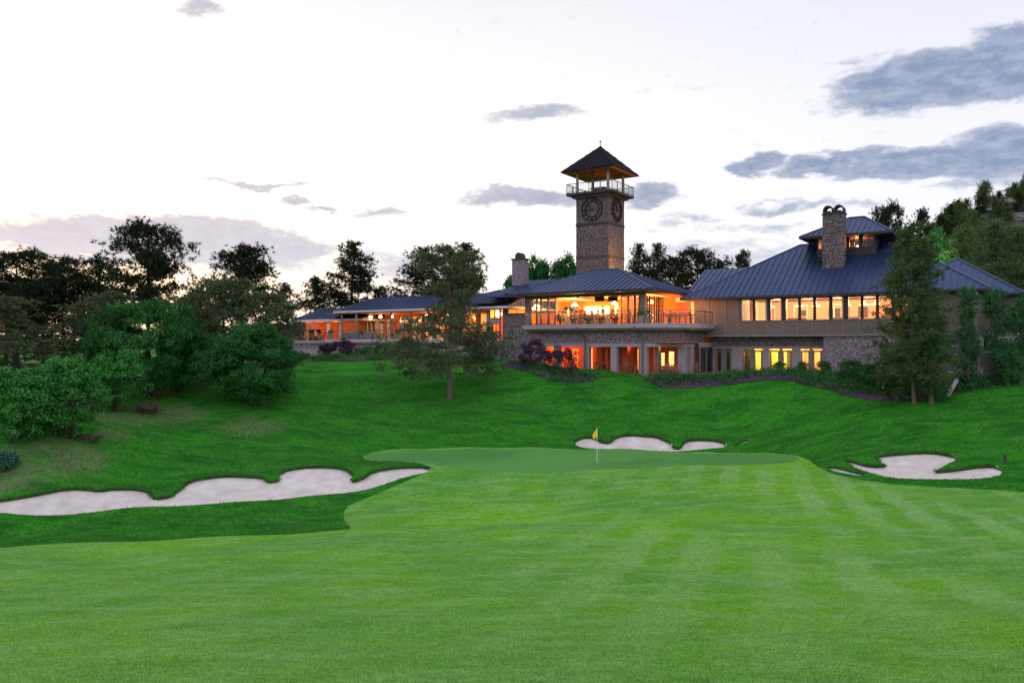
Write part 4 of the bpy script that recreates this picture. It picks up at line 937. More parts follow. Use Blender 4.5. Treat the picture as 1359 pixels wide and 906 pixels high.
for i, (px, Y, s_, lab) in enumerate(((120, 42.6, .5, 'dry grey brush at the foot of the nearest oak'), (112, 49, .8, 'dry grey brush left of the mid-sized oak'), (196, 51, .8, 'dry grey brush under the tallest broad oak'))):
    plant('brush', gpos(px, Y), k, ('barkd', 'brush'), lab, 'brush', 'dry brush under the oaks', rz=i, sc=(s_, s_, s_ * .7), tn='stem')
# --- ornamental shrubs by the buildings
def shrub(px, Y, top, wpx, mat, seed, lab, leaf=.06, name='shrub', n=60):
    b = gpos(px, Y); h = max(.3, hz_(top, Y) - b[2]); r_ = wpx / F * Y / 2
    plant(name, b, bush_mesh(seed, h, r_ * .9, r_ * .75, .02, 34, leaf, n, 5), ('barkd', mat), lab, 'shrub', tn='stem')
shrub(708, 64.8, 452, 46, 'purple', 71, 'taller purple leaved shrub beside the stone base of the hall', .08)
shrub(746, 63.2, 462, 50, 'purple', 72, 'spreading purple leaved shrub in front of the left patio bay', .08)
shrub(432, 75.5, 458, 20, 'purple', 73, 'small purple shrub at the left of the terrace planting', .08)
shrub(455, 75, 452, 40, 'purple', 74, 'wide purple shrub under the terrace railing', .08)
shrub(487, 73.8, 462, 36, 'shrub', 75, 'green shrub right of the wide purple shrub', .08)
shrub(512, 73, 457, 34, 'shrub', 76, 'light green shrub below the terrace posts', .08)
shrub(540, 71.8, 455, 40, 'shrub', 77, 'green shrub left of the lone lawn pine', .08)
shrub(640, 67.5, 470, 40, 'shrub', 78, 'green shrub behind the lone lawn pine', .08)
shrub(403, 76, 470, 16, 'bluesh', 79, 'little shrub at the corner of the terrace base', .08)
for px, Y, top, w_, lab in ((1034.5, 61.3, 480.5, 17, 'clipped round shrub before the yellow glass doors'), (1065, 60, 481, 17, 'clipped round shrub between two french doors'), (1093, 59, 480, 21, 'clipped round shrub at the start of the stone base')): shrub(px, Y, top, w_, 'shrub', int(px), lab, .045, n=80)
shrub(1130, 56.5, 478, 34, 'shrub', 81, 'loose green shrub before the stone base', .07)
shrub(1160, 54.8, 484, 40, 'oak', 82, 'dark shrub beside the slanting concrete wall', .07)
shrub(1195, 52.5, 505, 44, 'oak', 83, 'dark low shrub under the tall right-hand pine', .07)
shrub(1245, 52.8, 508, 40, 'oak', 84, 'dark low shrub right of the tall pine', .07)
shrub(1290, 53.3, 500, 50, 'oak', 85, 'dark low shrub under the slim pines', .07)
shrub(1338, 53.5, 492, 60, 'oak', 86, 'dark low shrub at the right edge under the slim pines', .07)

# --- planted beds: mulch sheet and massed flowers
def bed(name, pts, stuffname, label, mats, seed, dn=48, hgt=.38, ymin=40):
    p = pxpoly(pts, ymin); q = dens(p, .5); P_ = np.array(p)
    vs, es, fs, _, _, _ = delaunay_2d_cdt([Vector(v) for v in q] + [Vector((x, y)) for x in np.arange(P_[:, 0].min(), P_[:, 0].max(), .6) for y in np.arange(P_[:, 1].min(), P_[:, 1].max(), .6)], [(i, (i + 1) % len(q)) for i in range(len(q))], [], 1, 1e-4, False)
    V = np.array([(v.x, v.y) for v in vs]); me = bpy.data.meshes.new(name); me.from_pydata(np.c_[V, ground_z(V[:, 0], V[:, 1]) + .03].tolist(), [], [f for f in fs if inside(p, np.array([V[list(f), 0].mean()]), np.array([V[list(f), 1].mean()]))[0]]); o = link(name, me, 'soil'); tag(o, kind='structure')
    rng = rnd(seed); A = (P_[:, 0].max() - P_[:, 0].min()) * (P_[:, 1].max() - P_[:, 1].min()); N = int(A * dn)
    X = rng.uniform(P_[:, 0].min(), P_[:, 0].max(), N); Y = rng.uniform(P_[:, 1].min(), P_[:, 1].max(), N); m = inside(p, X, Y); X, Y = X[m], Y[m]; Z = ground_z(X, Y)
    d, _ = pdist(p, X, Y); patch = np.sin(X * 1.3 + seed) + np.cos(Y * 1.7 + X * .6) + rng.normal(0, .5, len(X))
    for mt, sel, nm, hh in ((mats[0], (d < 1.1) & (patch < .35), 'flower', .2), (mats[1], (d < 1.3) & (patch > 1.0), 'flower', .26), (mats[2], (d > .5) | (patch > .1), 'leaf', hgt)):
        i = np.where(sel)[0]
        if len(i) == 0: continue
        k_ = 9; c = np.repeat(np.c_[X[i], Y[i], Z[i]], k_, 0); c[:, :2] += rng.normal(0, .13, (len(c), 2)); c[:, 2] += rng.uniform(.05, 1, len(c)) * hh * rng.uniform(.6, 1.3, len(c))
        ob = link('flowers' if nm == 'flower' else 'ground_cover', npmesh('m', leaves(rng, c, np.tile([0, -.3, .8], (len(c), 1)), .045 if nm == 'flower' else .085, 1), 4), mt)
        tag(ob, label % ('purple' if mt == 'flower_p' else 'pale pink' if mt == 'flower_w' else 'green'), 'flowers' if nm == 'flower' else 'plants', kind='stuff')
bed('flower_bed', [(655, 484), (690, 481), (725, 488), (760, 492), (798, 497.5), (790, 505), (765, 508.5), (740, 506), (715, 499), (690, 491)], 'f', 'massed %s plants in the bed left of the patio', ('flower_p', 'flower_w', 'shrub'), 5)
bed('flower_bed', [(858, 503), (872, 497.5), (930, 497.5), (1000, 496), (1060, 494.5), (1100, 497), (1150, 500), (1200, 503), (1260, 505), (1240, 528), (1225, 532), (1180, 535), (1140, 529), (1100, 517), (1070, 510), (1040, 504.5), (1000, 505.5), (960, 511), (920, 515.5), (880, 514.5), (862, 510)], 'f', 'massed %s plants in the long bed before the right wing', ('flower_p', 'flower_w', 'shrub'), 6)
bed('flower_bed', [(1255, 506), (1300, 500), (1359, 492), (1400, 490), (1400, 506), (1359, 508), (1310, 514), (1275, 522), (1245, 528)], 'f', 'massed %s plants under the slim pines', ('bluesh', 'shrub', 'oak'), 7)
bed('flower_bed', [(402, 478), (450, 474), (520, 471), (600, 474), (655, 480), (640, 485), (560, 478), (500, 477), (450, 479.5), (410, 480.5)], 'f', 'massed %s plants along the terrace base', ('shrub', 'flower_w', 'shrub'), 8, 20)

# ------------------------------------------------------------------ ground objects
def grassm(name, a, b, c, stripes=0., sc=1.0, fine=.5, streak=.5):
    m, nt, bs, o = M_(name); k = NB(nt); v = k.obj(); 
    big = k.noise(k.map(v, (.12 if sc < 1.5 else .2, .17 if sc < 1.5 else .45, 0)), 1.0 * sc, 6, .6, .5); mid = k.noise(k.map(v, (.45, 1.3, 0), (0, 0, .12)), 1.0 * sc, 7, .7, .3)
    f1 = k.noise(k.map(v, (3.2, 6, 1), (0, 0, .06)), 1.7, 6, .8); f2 = k.noise(v, 38, 3, .7)
    col = k.mix(k.mr(big, .36, .62), a, b); col = k.mix(k.math('MULTIPLY', k.mr(mid, .42, .66), streak), col, c)
    if stripes:
        sp = k.n('ShaderNodeSeparateXYZ'); k.l(v, sp.inputs[0]); wob = k.math('MULTIPLY', k.noise(k.map(v, (.1, .06, 0)), 1), 2)
        wx = k.math('ADD', k.math('MULTIPLY_ADD', sp.outputs[1], -.31, sp.outputs[0]), k.math('MULTIPLY', wob, .12)); s1 = k.math('MULTIPLY', k.math('SINE', k.math('MULTIPLY', wx, 3.4)), 1.6); s2 = k.math('SINE', k.math('MULTIPLY', k.math('ADD', k.math('MULTIPLY_ADD', sp.outputs[1], .35, sp.outputs[0]), k.math('MULTIPLY', wob, .2)), 2.1))
        msk = k.math('MULTIPLY', k.mr(k.noise(k.map(v, (.14, .05, 0)), 1, 3), .36, .62), k.mr(wx, -9, -1, .35, 1))
        s_ = k.math('MULTIPLY', k.mr(k.math('ADD', k.math('MULTIPLY', s1, .6), k.math('MULTIPLY', s2, .3)), -.6, .6), msk)
        col = k.mix(k.math('MULTIPLY', s_, stripes), col, (.21, .38, .12))
    fm = k.math('MULTIPLY_ADD', f1, .85, k.math('MULTIPLY', f2, .85)); g = k.mr(fm, .62, 1.08, 1 - fine, 1 + fine, False)
    cb = k.n('ShaderNodeVectorMath', operation='SCALE'); k.l(col, cb.inputs[0]); k.l(g, cb.inputs['Scale'])
    k.l(cb.outputs[0], bs.inputs['Base Color']); bs.inputs['Roughness'].default_value = .9; bs.inputs['Specular IOR Level'].default_value = .03
    k.bump(k.math('MULTIPLY_ADD', k.noise(v, 9, 5, .75), 1.4, k.math('MULTIPLY', f2, .5)), .55, .05, bs); return m, k, bs, cb
MT['fairway'] = grassm('mown fairway grass', (.12, .33, .008), (.075, .26, .03), (.20, .36, .11), .6, 1, .75, .7)[0]
MT['green'] = grassm('putting green turf', (.07, .22, .05), (.10, .27, .06), (.13, .29, .09), 0, 1, .12, .3)[0]
m, k, bs, cb = grassm('rough grass', (.010, .115, .008), (.028, .205, .010), (.075, .21, .045), 0, 1.6, .6, .5)
v = k.obj(); sp = k.n('ShaderNodeSeparateXYZ'); k.l(v, sp.inputs[0])     # dry bare earth under the scrub oaks
d = None
for (px, Y, ra) in ((150, 48.5, 4), (200, 51, 4.5), (95, 40.5, 3), (330, 49.8, 3.2), (20, 38.5, 2.5), (240, 51.5, 3), (150, 44.5, 1.6), (1225, 52.5, 1.6)):
    X = (px - CX) / F * Y; q = k.math('SQRT', k.math('ADD', k.math('POWER', k.math('ABSOLUTE', k.math('SUBTRACT', sp.outputs[0], X)), 2), k.math('POWER', k.math('ABSOLUTE', k.math('SUBTRACT', sp.outputs[1], Y)), 2)))
    q = k.math('SUBTRACT', 1, k.math('DIVIDE', q, ra)); d = q if d is None else k.math('MAXIMUM', d, q)
d = k.math('ADD', d, k.math('MULTIPLY', k.math('SUBTRACT', k.noise(v, .8, 5, .7), .5), 1.6)); dm = k.math('MULTIPLY', k.mr(d, .15, .75), .5)
dirt = k.mix(k.noise(v, 3, 5), (.10, .085, .05), (.26, .21, .15)); k.l(k.mix(dm, cb.outputs[0], dirt), bs.inputs['Base Color']); MT['rough'] = m
def sandm():
    m, nt, b, o = M_('bunker sand'); k = NB(nt); v = k.obj()
    n = k.noise(v, 1.2, 6, .65); w = k.noise(k.map(v, (1.2, 9, 3), (0, 0, .3)), 3.5, 5, .7)
    c = k.mix(k.mr(n, .3, .7), (.54, .47, .42), (.70, .63, .57)); c = k.mix(k.math('MULTIPLY', k.mr(w, .45, .65), .3), c, (.36, .30, .29))
    k.l(c, b.inputs['Base Color']); b.inputs['Roughness'].default_value = .9; k.bump(k.math('MULTIPLY_ADD', w, 1, k.noise(v, 18, 4)), .5, .05, b); return m
MT['sand'] = sandm()
gm = make_ground(); NM = {'lawn': 'rough_lawn', 'fairway': 'fairway', 'green': 'putting_green'}
for k_, me in gm.items():
    o = link(NM.get(k_, 'sand_bunker'), me, {'lawn': 'rough', 'fairway': 'fairway', 'green': 'green'}.get(k_, 'sand'), smooth=True); tag(o, kind='structure')
# bunker lips: soil face and overhanging fringe
rng = rnd(3); lipV = []; fr = []
lip = MB()
for k_ in BUNK:
    q = dens(POLY[k_], .15); n = len(q); A = np.array(q); zo = ground_z(A[:, 0], A[:, 1]); zi = sand_z(k_, A[:, 0], A[:, 1]) - .03
    _, ny = pdist(POLY[k_], A[:, 0], A[:, 1]); cen = A.mean(0)
    i0 = len(lip.v); lip.v += [(x, y, z) for (x, y), z in zip(q, zi)] + [(x, y, z) for (x, y), z in zip(q, zo)]
    lip.f += [(i0 + i, i0 + (i + 1) % n, i0 + n + (i + 1) % n, i0 + n + i) for i in range(n)]
    m = ny > -.05
    for j in range(26):
        P_ = A[m] + rng.normal(0, .07, (m.sum(), 2)); z = ground_z(P_[:, 0], P_[:, 1]); fr.append(np.c_[P_, np.maximum(z, zo[m]) - .02 - rng.uniform(0, .06, m.sum())])
o = lip.build('bunker_edge', 'soil'); tag(o, kind='structure')
C = np.concatenate(fr); V = tufts(rng, C, np.tile([0, -.5, .9], (len(C), 1)), 3, .13, .02); tag(link('grass', npmesh('m', V, 3), 'blade'), 'short ragged grass fringe along the bunker lips', 'grass', kind='stuff')
# rough grass tufts over the banks
def scatter_region(box, N, seed):
    rng = rnd(seed); X = rng.uniform(box[0], box[1], N); Y = rng.uniform(box[2], box[3], N); m = np.ones(N, bool)
    for k_ in POLY: m &= ~inside(POLY[k_], X, Y)
    return X[m], Y[m], rng
X, Y, rng = scatter_region((-32, 32, 28, 64), 190000, 9); Z = ground_z(X, Y)
V = tufts(rng, np.c_[X, Y, Z], np.tile([0, 0, 1.], (len(X), 1)), 3, .11, .02); tag(link('grass', npmesh('m', V, 3), 'blade'), 'short rough grass covering the banks around the green', 'grass', kind='stuff')

rng = rnd(12); N = 330000; Y = 6.4 + 17 * rng.random(N) ** 1.25; X = rng.uniform(-.66, .66, N) * Y; m = inside(POLY['fairway'], X, Y); X, Y = X[m], Y[m]
c = np.c_[X, Y, ground_z(X, Y) - .004]; a = rng.uniform(0, 6.28, len(X)); s_ = np.c_[np.cos(a), np.sin(a), np.zeros(len(X))] * .0035; d = rng.normal(0, .4, (len(X), 3)); d[:, 2] = 1; L_ = rng.uniform(.018, .04, (len(X), 1))
V = np.empty((len(X), 3, 3)); V[:, 0] = c - s_; V[:, 1] = c + s_; V[:, 2] = c + d * L_
tag(link('grass', npmesh('m', V.reshape(-1, 3), 3), 'fblade'), 'closely mown grass blades of the near fairway', 'grass', kind='stuff')

# ------------------------------------------------------------------ hillside at right
def hill():
    n, mm = 90, 60; V = []; rng = rnd(17)
    from mathutils import noise as mn
    for j in range(mm):
        for i in range(n):
            x = 45 + i * 2.6; y = 95 + j * 3.2
            d2 = min(1, max(0, (y - 92) / 58)); d2 = d2 * d2 * (3 - 2 * d2); hgt = min(70, .53 * max(0, x - 50)) * d2 * max(.0, 1 - max(0, y - 165) / 110)
            q = Vector((x * .05, y * .05, 0)); hgt += (mn.fractal(q, 1, 2, 5) * 4 + abs(mn.noise(q * 3)) * 2) * min(1, hgt / 12)
            V.append((x, y, hgt + tz(x, y) - .6 if j % 6 == 0 and False else hgt + 1.0 - .8))
    Fc = [(j * n + i, j * n + i + 1, (j + 1) * n + i + 1, (j + 1) * n + i) for j in range(mm - 1) for i in range(n - 1)]
    me = bpy.data.meshes.new('hill'); me.from_pydata(V, [], Fc); return me
m, nt, bs, o_ = M_('scrubby rocky hillside'); k = NB(nt); v = k.obj(); g = k.n('ShaderNodeNewGeometry'); sp = k.n('ShaderNodeSeparateXYZ'); k.l(g.outputs['Normal'], sp.inputs[0])
nn = k.noise(v, .12, 8, .7); c = k.mix(k.mr(nn, .4, .6), (.025, .04, .02), (.06, .09, .035)); rk = k.mix(k.noise(k.map(v, (.3, .3, 1.5)), 1, 6, .7), (.10, .09, .085), (.36, .33, .31))
k.l(k.mix(k.mr(k.math('ADD', k.noise(v, .09, 7, .75), k.math('MULTIPLY', sp.outputs[2], -.25)), .36, .5), c, rk), bs.inputs['Base Color']); bs.inputs['Roughness'].default_value = .9; k.bump(k.noise(v, .8, 8, .7), 1, .8, bs); MT['hill'] = m
hm = hill(); tag(link('hill', hm, 'hill', smooth=True), kind='structure')
bv = BVHTree.FromPolygons([v.co.copy() for v in hm.vertices], [tuple(p.vertices) for p in hm.polygons]); rng = rnd(77)
def hill_at(px, py):
    d = Vector(((px - CX) / F, 1, (HY - py) / F)).normalized(); h_ = bv.ray_cast(Vector((0, 0, 0)), d)[0]; return h_
sm = pine_mesh(91, 8, 2.6, .08, 'cone', 34, 8, .7, .14, .16, .05, .9); sm2 = bush_mesh(92, 3, 1.9, 1.9, 0, 30, .28, 14, 3)
cnt = 0
HL = []
for i in range(4000):
    x, y = rng.uniform(55, 175), rng.uniform(98, 190); h_ = bv.ray_cast(Vector((x, y, 200)), Vector((0, 0, -1)))[0]
    if h_ is None or h_.z < 2: continue
    px_, py_ = CX + h_.x / h_.y * F, HY - h_.z / h_.y * F
    if not (1205 < px_ < 1400): continue
    d = (h_ + Vector((0, 0, 1.2))); hit = bv.ray_cast(Vector((0, 0, 0)), d.normalized())[3]
    if hit is not None and hit < d.length - 6: continue
    if any((h_ - q).length < 2.0 for q in HL): continue
    HL.append(h_.copy()); 
    if len(HL) > 260: break
for i, h_ in enumerate(HL):
    s_ = rng.uniform(.35, .7); top = rng.random() < .6
    px_, py_ = CX + h_.x / h_.y * F, HY - h_.z / h_.y * F
    e = plant('pine_tree' if top else 'shrub', tuple(h_ - Vector((0, 0, .3))), sm if top else sm2, ('barkd', ('pine', 'pine3', 'pine3')[i % 3] if top else ('oak', 'pine3', 'pine3')[i % 3]),
              'dark pine scattered among the scrub on the rocky hillside' if top else 'rounded scrub bush growing on the rocky hillside', 'pine tree' if top else 'shrub', 'pines on the rocky hillside' if top else 'scrub bushes on the rocky hillside', rz=i, sc=(s_ * .9, s_ * .9, s_), tn='trunk' if top else 'stem')
# rock outcrops
def rock(seed, s_):
    import bmesh
    from mathutils import noise as mn
    bm = bmesh.new(); bmesh.ops.create_icosphere(bm, subdivisions=3, radius=1)
    for v_ in bm.verts:
        f = 1 + mn.fractal(v_.co * 1.3 + Vector((seed, 0, 0)), 1, 2, 4) * .45; v_.co *= f; v_.co.z = round(v_.co.z * 3.2) / 3.2 * .6 + v_.co.z * .25; v_.co.x *= 1.6
    me = bpy.data.meshes.new('rock'); bm.to_mesh(me); bm.free(); return me
MT['rock'] = plain('weathered rock', (.17, .155, .145), .9, var=.4, scale=.6, bump=.8); rk = rock(5, 1)
for i, (px, py, s_) in enumerate(((1345, 255, 2.0), (1322, 262, 1.6), (1356, 272, 1.9), (1310, 258, 1.0), (1338, 240, 1.3), (1300, 270, 1.1), (1352, 290, 1.4), (1285, 278, 1.2))):
    h_ = hill_at(px, py)
    if h_ is None: continue
    o = bpy.data.objects.new('rock', rk if not rk.materials else rk)
    if not rk.materials: rk.materials.append(MT['rock'])
    COL.objects.link(o); o.location = h_; o.scale = (s_, s_, s_ * .8); o.rotation_euler = (0, 0, i * 1.3)
    tag(o, 'grey rock outcrop showing through the scrub of the hillside', 'rock', 'rock outcrops on the hillside')

# ------------------------------------------------------------------ golf flag, stakes
b = gpos(792.5, 45)
fl = empty('golf_flag', b, 0, 'yellow flag drooping on a thin white pin on the putting green', 'flag')
MB().tube([(0, 0, -.05), (0, 0, 1.98)], .014, 6).build('pole', 'white', fl)
f = MB(); n = 9
for side in (0, .012):
    i0 = len(f.v)
    for j in range(n):
        z = 1.96 - .52 * j / (n - 1); wd = .03 + .22 * math.sin(min(1, j / 5) * 1.5) * (1 - .35 * max(0, j - 5) / 3)
        for q in range(5): a = q / 4; f.v.append((-.014 - wd * a, .05 * math.sin(a * 7 + j * .5) * a + side, z - .12 * a))
    for j in range(n - 1):
        for q in range(4): a = i0 + j * 5 + q; f.f.append((a, a + 1, a + 6, a + 5))
f.build('flag', 'yellow', fl)
b = gpos(1334, 42.2); tag(MB().box(-.05, .05, -.05, .05, -.1, .42).box(-.06, .06, -.06, .06, .34, .44).build('marker_stake', 'darkwood'), 'short dark wooden stake at the right end of the right bunker', 'stake').location = b
b = gpos(1112, 47.5)

# slanting concrete cheek walls by the stone base
for (pa, pb, lab) in (((1172, 513, 53.3), (1186, 494, 54.6), 'slanting pale concrete cheek wall left of the tall right-hand pine'), ((1258, 524, 50.3), (1270, 504, 51.8), 'slanting pale concrete cheek wall right of the tall right-hand pine')):
    A, B = Vector(PW(*pa)), Vector(PW(*pb)); tag(MB().beam(A, B, .16, .22).build('cheek_wall', 'sandconc'), lab, 'wall')
# timber slat fence at far right
fe = empty('slat_fence', PW(1300, 500, 52.6), AL * .2, 'tall grey metal picket fence behind the slim pines', 'fence')
f = MB(); 
for i in range(22): f.box(i * .13, i * .13 + .04, 0, .04, 0, 1.75)
f.build('picket', 'rail', fe); MB().box(-.05, 2.9, .041, .08, 1.6, 1.68).box(-.05, 2.9, .041, .08, .2, .28).build('fence_rail', 'rail', fe)
MB().box(-.12, -.05, -.02, .09, -.4, 1.9).build('post', 'rail', fe); MB().box(2.9, 2.97, -.02, .09, -.4, 1.9).build('post', 'rail', fe)
f = MB(); e = empty('balcony_rail', PW(1312, 452, 54.5), AL * .2, 'white slatted balustrade glimpsed between the slim pines', 'railing')
for i in range(16): f.box(i * .13, i * .13 + .06, 0, .03, 0, .55)
f.build('picket', 'wfascia', e); MB().box(-.05, 2.15, .031, .07, .45, .52).build('handrail', 'wfascia', e)
# ------------------------------------------------------------------ furniture and people (frame coordinates)
def WP(u, v, z): return W(u, v, z)
def chair_proto():
    e = empty('chair', (0, 0, 0)); MB().box(-.23, .23, -.22, .22, .42, .47).build('seat', 'teak', e)
    MB().box(-.22, -.17, .2, .24, .47, .9).box(.17, .22, .2, .24, .47, .9).box(-.17, .17, .205, .235, .8, .9).box(-.17, .17, .205, .235, .6, .66).box(-.1, -.06, .21, .23, .66, .8).box(.06, .1, .21, .23, .66, .8).build('backrest', 'teak', e)
    for s_ in (-1, 1): MB().box(s_ * .25, s_ * .21, -.2, .2, .64, .67).box(s_ * .24, s_ * .21, -.2, -.17, .47, .639).build('armrest', 'teak', e)
    for x in (-.2, .2):
        for y in (-.19, .19): MB().box(x - .02, x + .02, y - .02, y + .02, 0, .42).build('leg', 'teak', e)
    return e
def table_proto(mat, r=.45):
    e = empty('table', (0, 0, 0)); MB().lathe([(r, .71), (r, .75)], n=16).build('tabletop', mat, e); MB().lathe([(.25, 0), (.25, .03), (.04, .06), (.04, .709)], n=10).build('pedestal', 'dark', e); return e
CH = chair_proto(); TB = table_proto('teak'); used = [False, False]
def put(proto, idx, u, v, z, rz, label, cat, group):
    o = proto if not used[idx] else copy_tree(proto); used[idx] = True
    o.location = W(u, v, z); o.rotation_euler = (0, 0, AL + rz); tag(o, label, cat, group); return o
GC = 'dining chairs around the clubhouse'
def chairs(lst, z, where):
    for i, (u, v, rz, lab) in enumerate(lst): put(CH, 0, u, v, z, rz, lab, 'chair', GC)
# balcony, right corner
q = [(884, 3.4, 0.3, 'first'), (891, 3.1, -.3, 'second'), (898, 3.6, 2.9, 'third'), (905, 3.0, .2, 'fourth'), (914, 3.6, 3.4, 'fifth'), (922, 3.2, -1.4, 'sixth')]
for px, v, rz, w in q: put(CH, 0, fu(px, v), v, 1.72, rz, '%s wooden chair from the left on the red lit corner balcony' % w, 'chair', GC)
for px, v, w in ((888, 3.9, 'left'), (901.5, 3.9, 'middle'), (917, 3.5, 'right')): put(TB, 1, fu(px, v), v, 1.72, 0, '%s round table on the red lit corner balcony' % w, 'table', 'round tables')
# patio below
q = [(795, 2.8, 1.2, 'left of the glowing patio door'), (808, 2.7, -1.2, 'right of the glowing patio door'), (824, 2.4, 1.3, 'left side of the table in the third patio bay'), (833, 2.2, 3.0, 'front of the table in the third patio bay'), (846, 2.5, -1.3, 'right side of the table in the third patio bay'),
     (877, 2.8, 1.4, 'left side of the dark corner patio table'), (888, 2.4, 2.8, 'front of the dark corner patio table'), (899, 2.9, -1.3, 'right side of the dark corner patio table'), (921, 4.6, -.8, 'beside the right corner column of the patio')]
for px, v, rz, w in q: put(CH, 0, fu(px, v), v, PAT, rz, 'wooden chair ' + w, 'chair', GC)
for px, v, w in ((801.5, 3.2, 'second'), (835, 3.0, 'third'), (888, 3.3, 'dark corner')): put(TB, 1, fu(px, v), v, PAT, 0, 'round table in the %s patio bay' % w, 'table', 'round tables')
# dining room tables
for px, v, w in ((744, 3.0, 'leftmost'), (762, 2.8, 'second'), (781, 3.1, 'third'), (797, 2.8, 'fourth'), (816, 2.9, 'rightmost')): put(TB, 1, fu(px, v), v, zd, 0, '%s table from the left by the open front of the dining room' % w, 'table', 'round tables')
for px, v, rz, w in ((740, 3.3, 1.3, 'at the left end of the open dining room front'), (770, 2.3, 0.1, 'with its back to the railing near the second dining table'), (788, 2.3, 2.9, 'near the third dining table'), (806, 2.4, -1.0, 'near the fourth dining table'), (828, 2.3, .4, 'before the right sidelights of the dining room'), (836, .9, .5, 'on the deck before the right sidelights'), (845, 1.0, -.6, 'on the deck beside the dark corner post')):
    put(CH, 0, fu(px, v), v, zd, rz, 'wooden chair ' + w, 'chair', GC)
# terrace of the left wing
for i, (px, v) in enumerate(((398, -.2), (405, .1), (412, -.4), (420, .2), (427, -.2))): put(CH, 0, fu(px, v), v, zt, i * 1.3, '%s chair from the left on the stone terrace' % ('first', 'second', 'third', 'fourth', 'fifth')[i], 'chair', GC)
for px, v, w in ((401, .5, 'left'), (416, .5, 'right')): put(TB, 1, fu(px, v), v, zt, 0, '%s round table on the stone terrace' % w, 'table', 'round tables')
for i, (px, v) in enumerate(((424, 3), (438, 3), (500, 1.8), (512, 1.6), (527, 1.8), (537, 1.7))): put(CH, 0, fu(px, v), v, zt, 2 + i * 1.3, 'wooden chair ' + ('inside the red porch near the fireplace', 'inside the red porch by the lit door', 'left of the lit terrace doors', 'before the second lit terrace door', 'left of the white window on the terrace', 'right of the white window on the terrace')[i], 'chair', GC)
def sofa(u0, u1, v, lab):
    e = empty('sofa', W((u0 + u1) / 2, v, zt), AL, lab, 'sofa', 'wicker sofas on the terrace'); w = (u1 - u0) / 2
    MB().box(-w, w, 0, .8, .05, .38).build('base', 'wicker', e); MB().box(-w, w, -.12, -.001, .05, .85).build('backrest', 'wicker', e)
    for s_ in (-1, 1): MB().box(s_ * w - .06 * (1 + s_), s_ * w + .06 * (1 - s_), 0.001, .8, .381, .62).build('armrest', 'wicker', e)
    MB().box(-w + .14, w - .14, .01, .78, .381, .5).build('cushion', 'cream', e)
sofa(fu(454, -.3), fu(464, -.3), -.3, 'grey wicker sofa left of the white terrace post'); sofa(fu(466, -.3), fu(478, -.3), -.3, 'grey wicker sofa between the two terrace posts')
sofa(fu(483, -.3), fu(497, -.3), -.3, 'grey wicker sofa before the lit terrace doors')
def planter(px, v, z, lab, h=.6):
    e = empty('planter', W(fu(px, v), v, z), AL, lab, 'planter', 'planters'); MB().lathe([(.2, 0), (.3, h), (.26, h), (.24, h - .05)], n=14).build('pot', 'sandconc', e)
    r_ = rnd(int(px)); C = r_.normal(0, .16, (60, 3)) + [0, 0, h + .22]; link('foliage', npmesh('m', leaves(r_, C, C - [0, 0, h], .07, 4), 4), 'shrub', e)
planter(439, -.2, zt, 'round planter at the left end of the terrace railing'); planter(850.5, .7, zd, 'round planter beside the dark corner post on the deck'); planter(862, 1.2, zd, 'round planter at the bend of the deck'); planter(480, -.2, zt, 'round planter beside the terrace post'); planter(528, -.1, zt, 'round planter before the white terrace window')

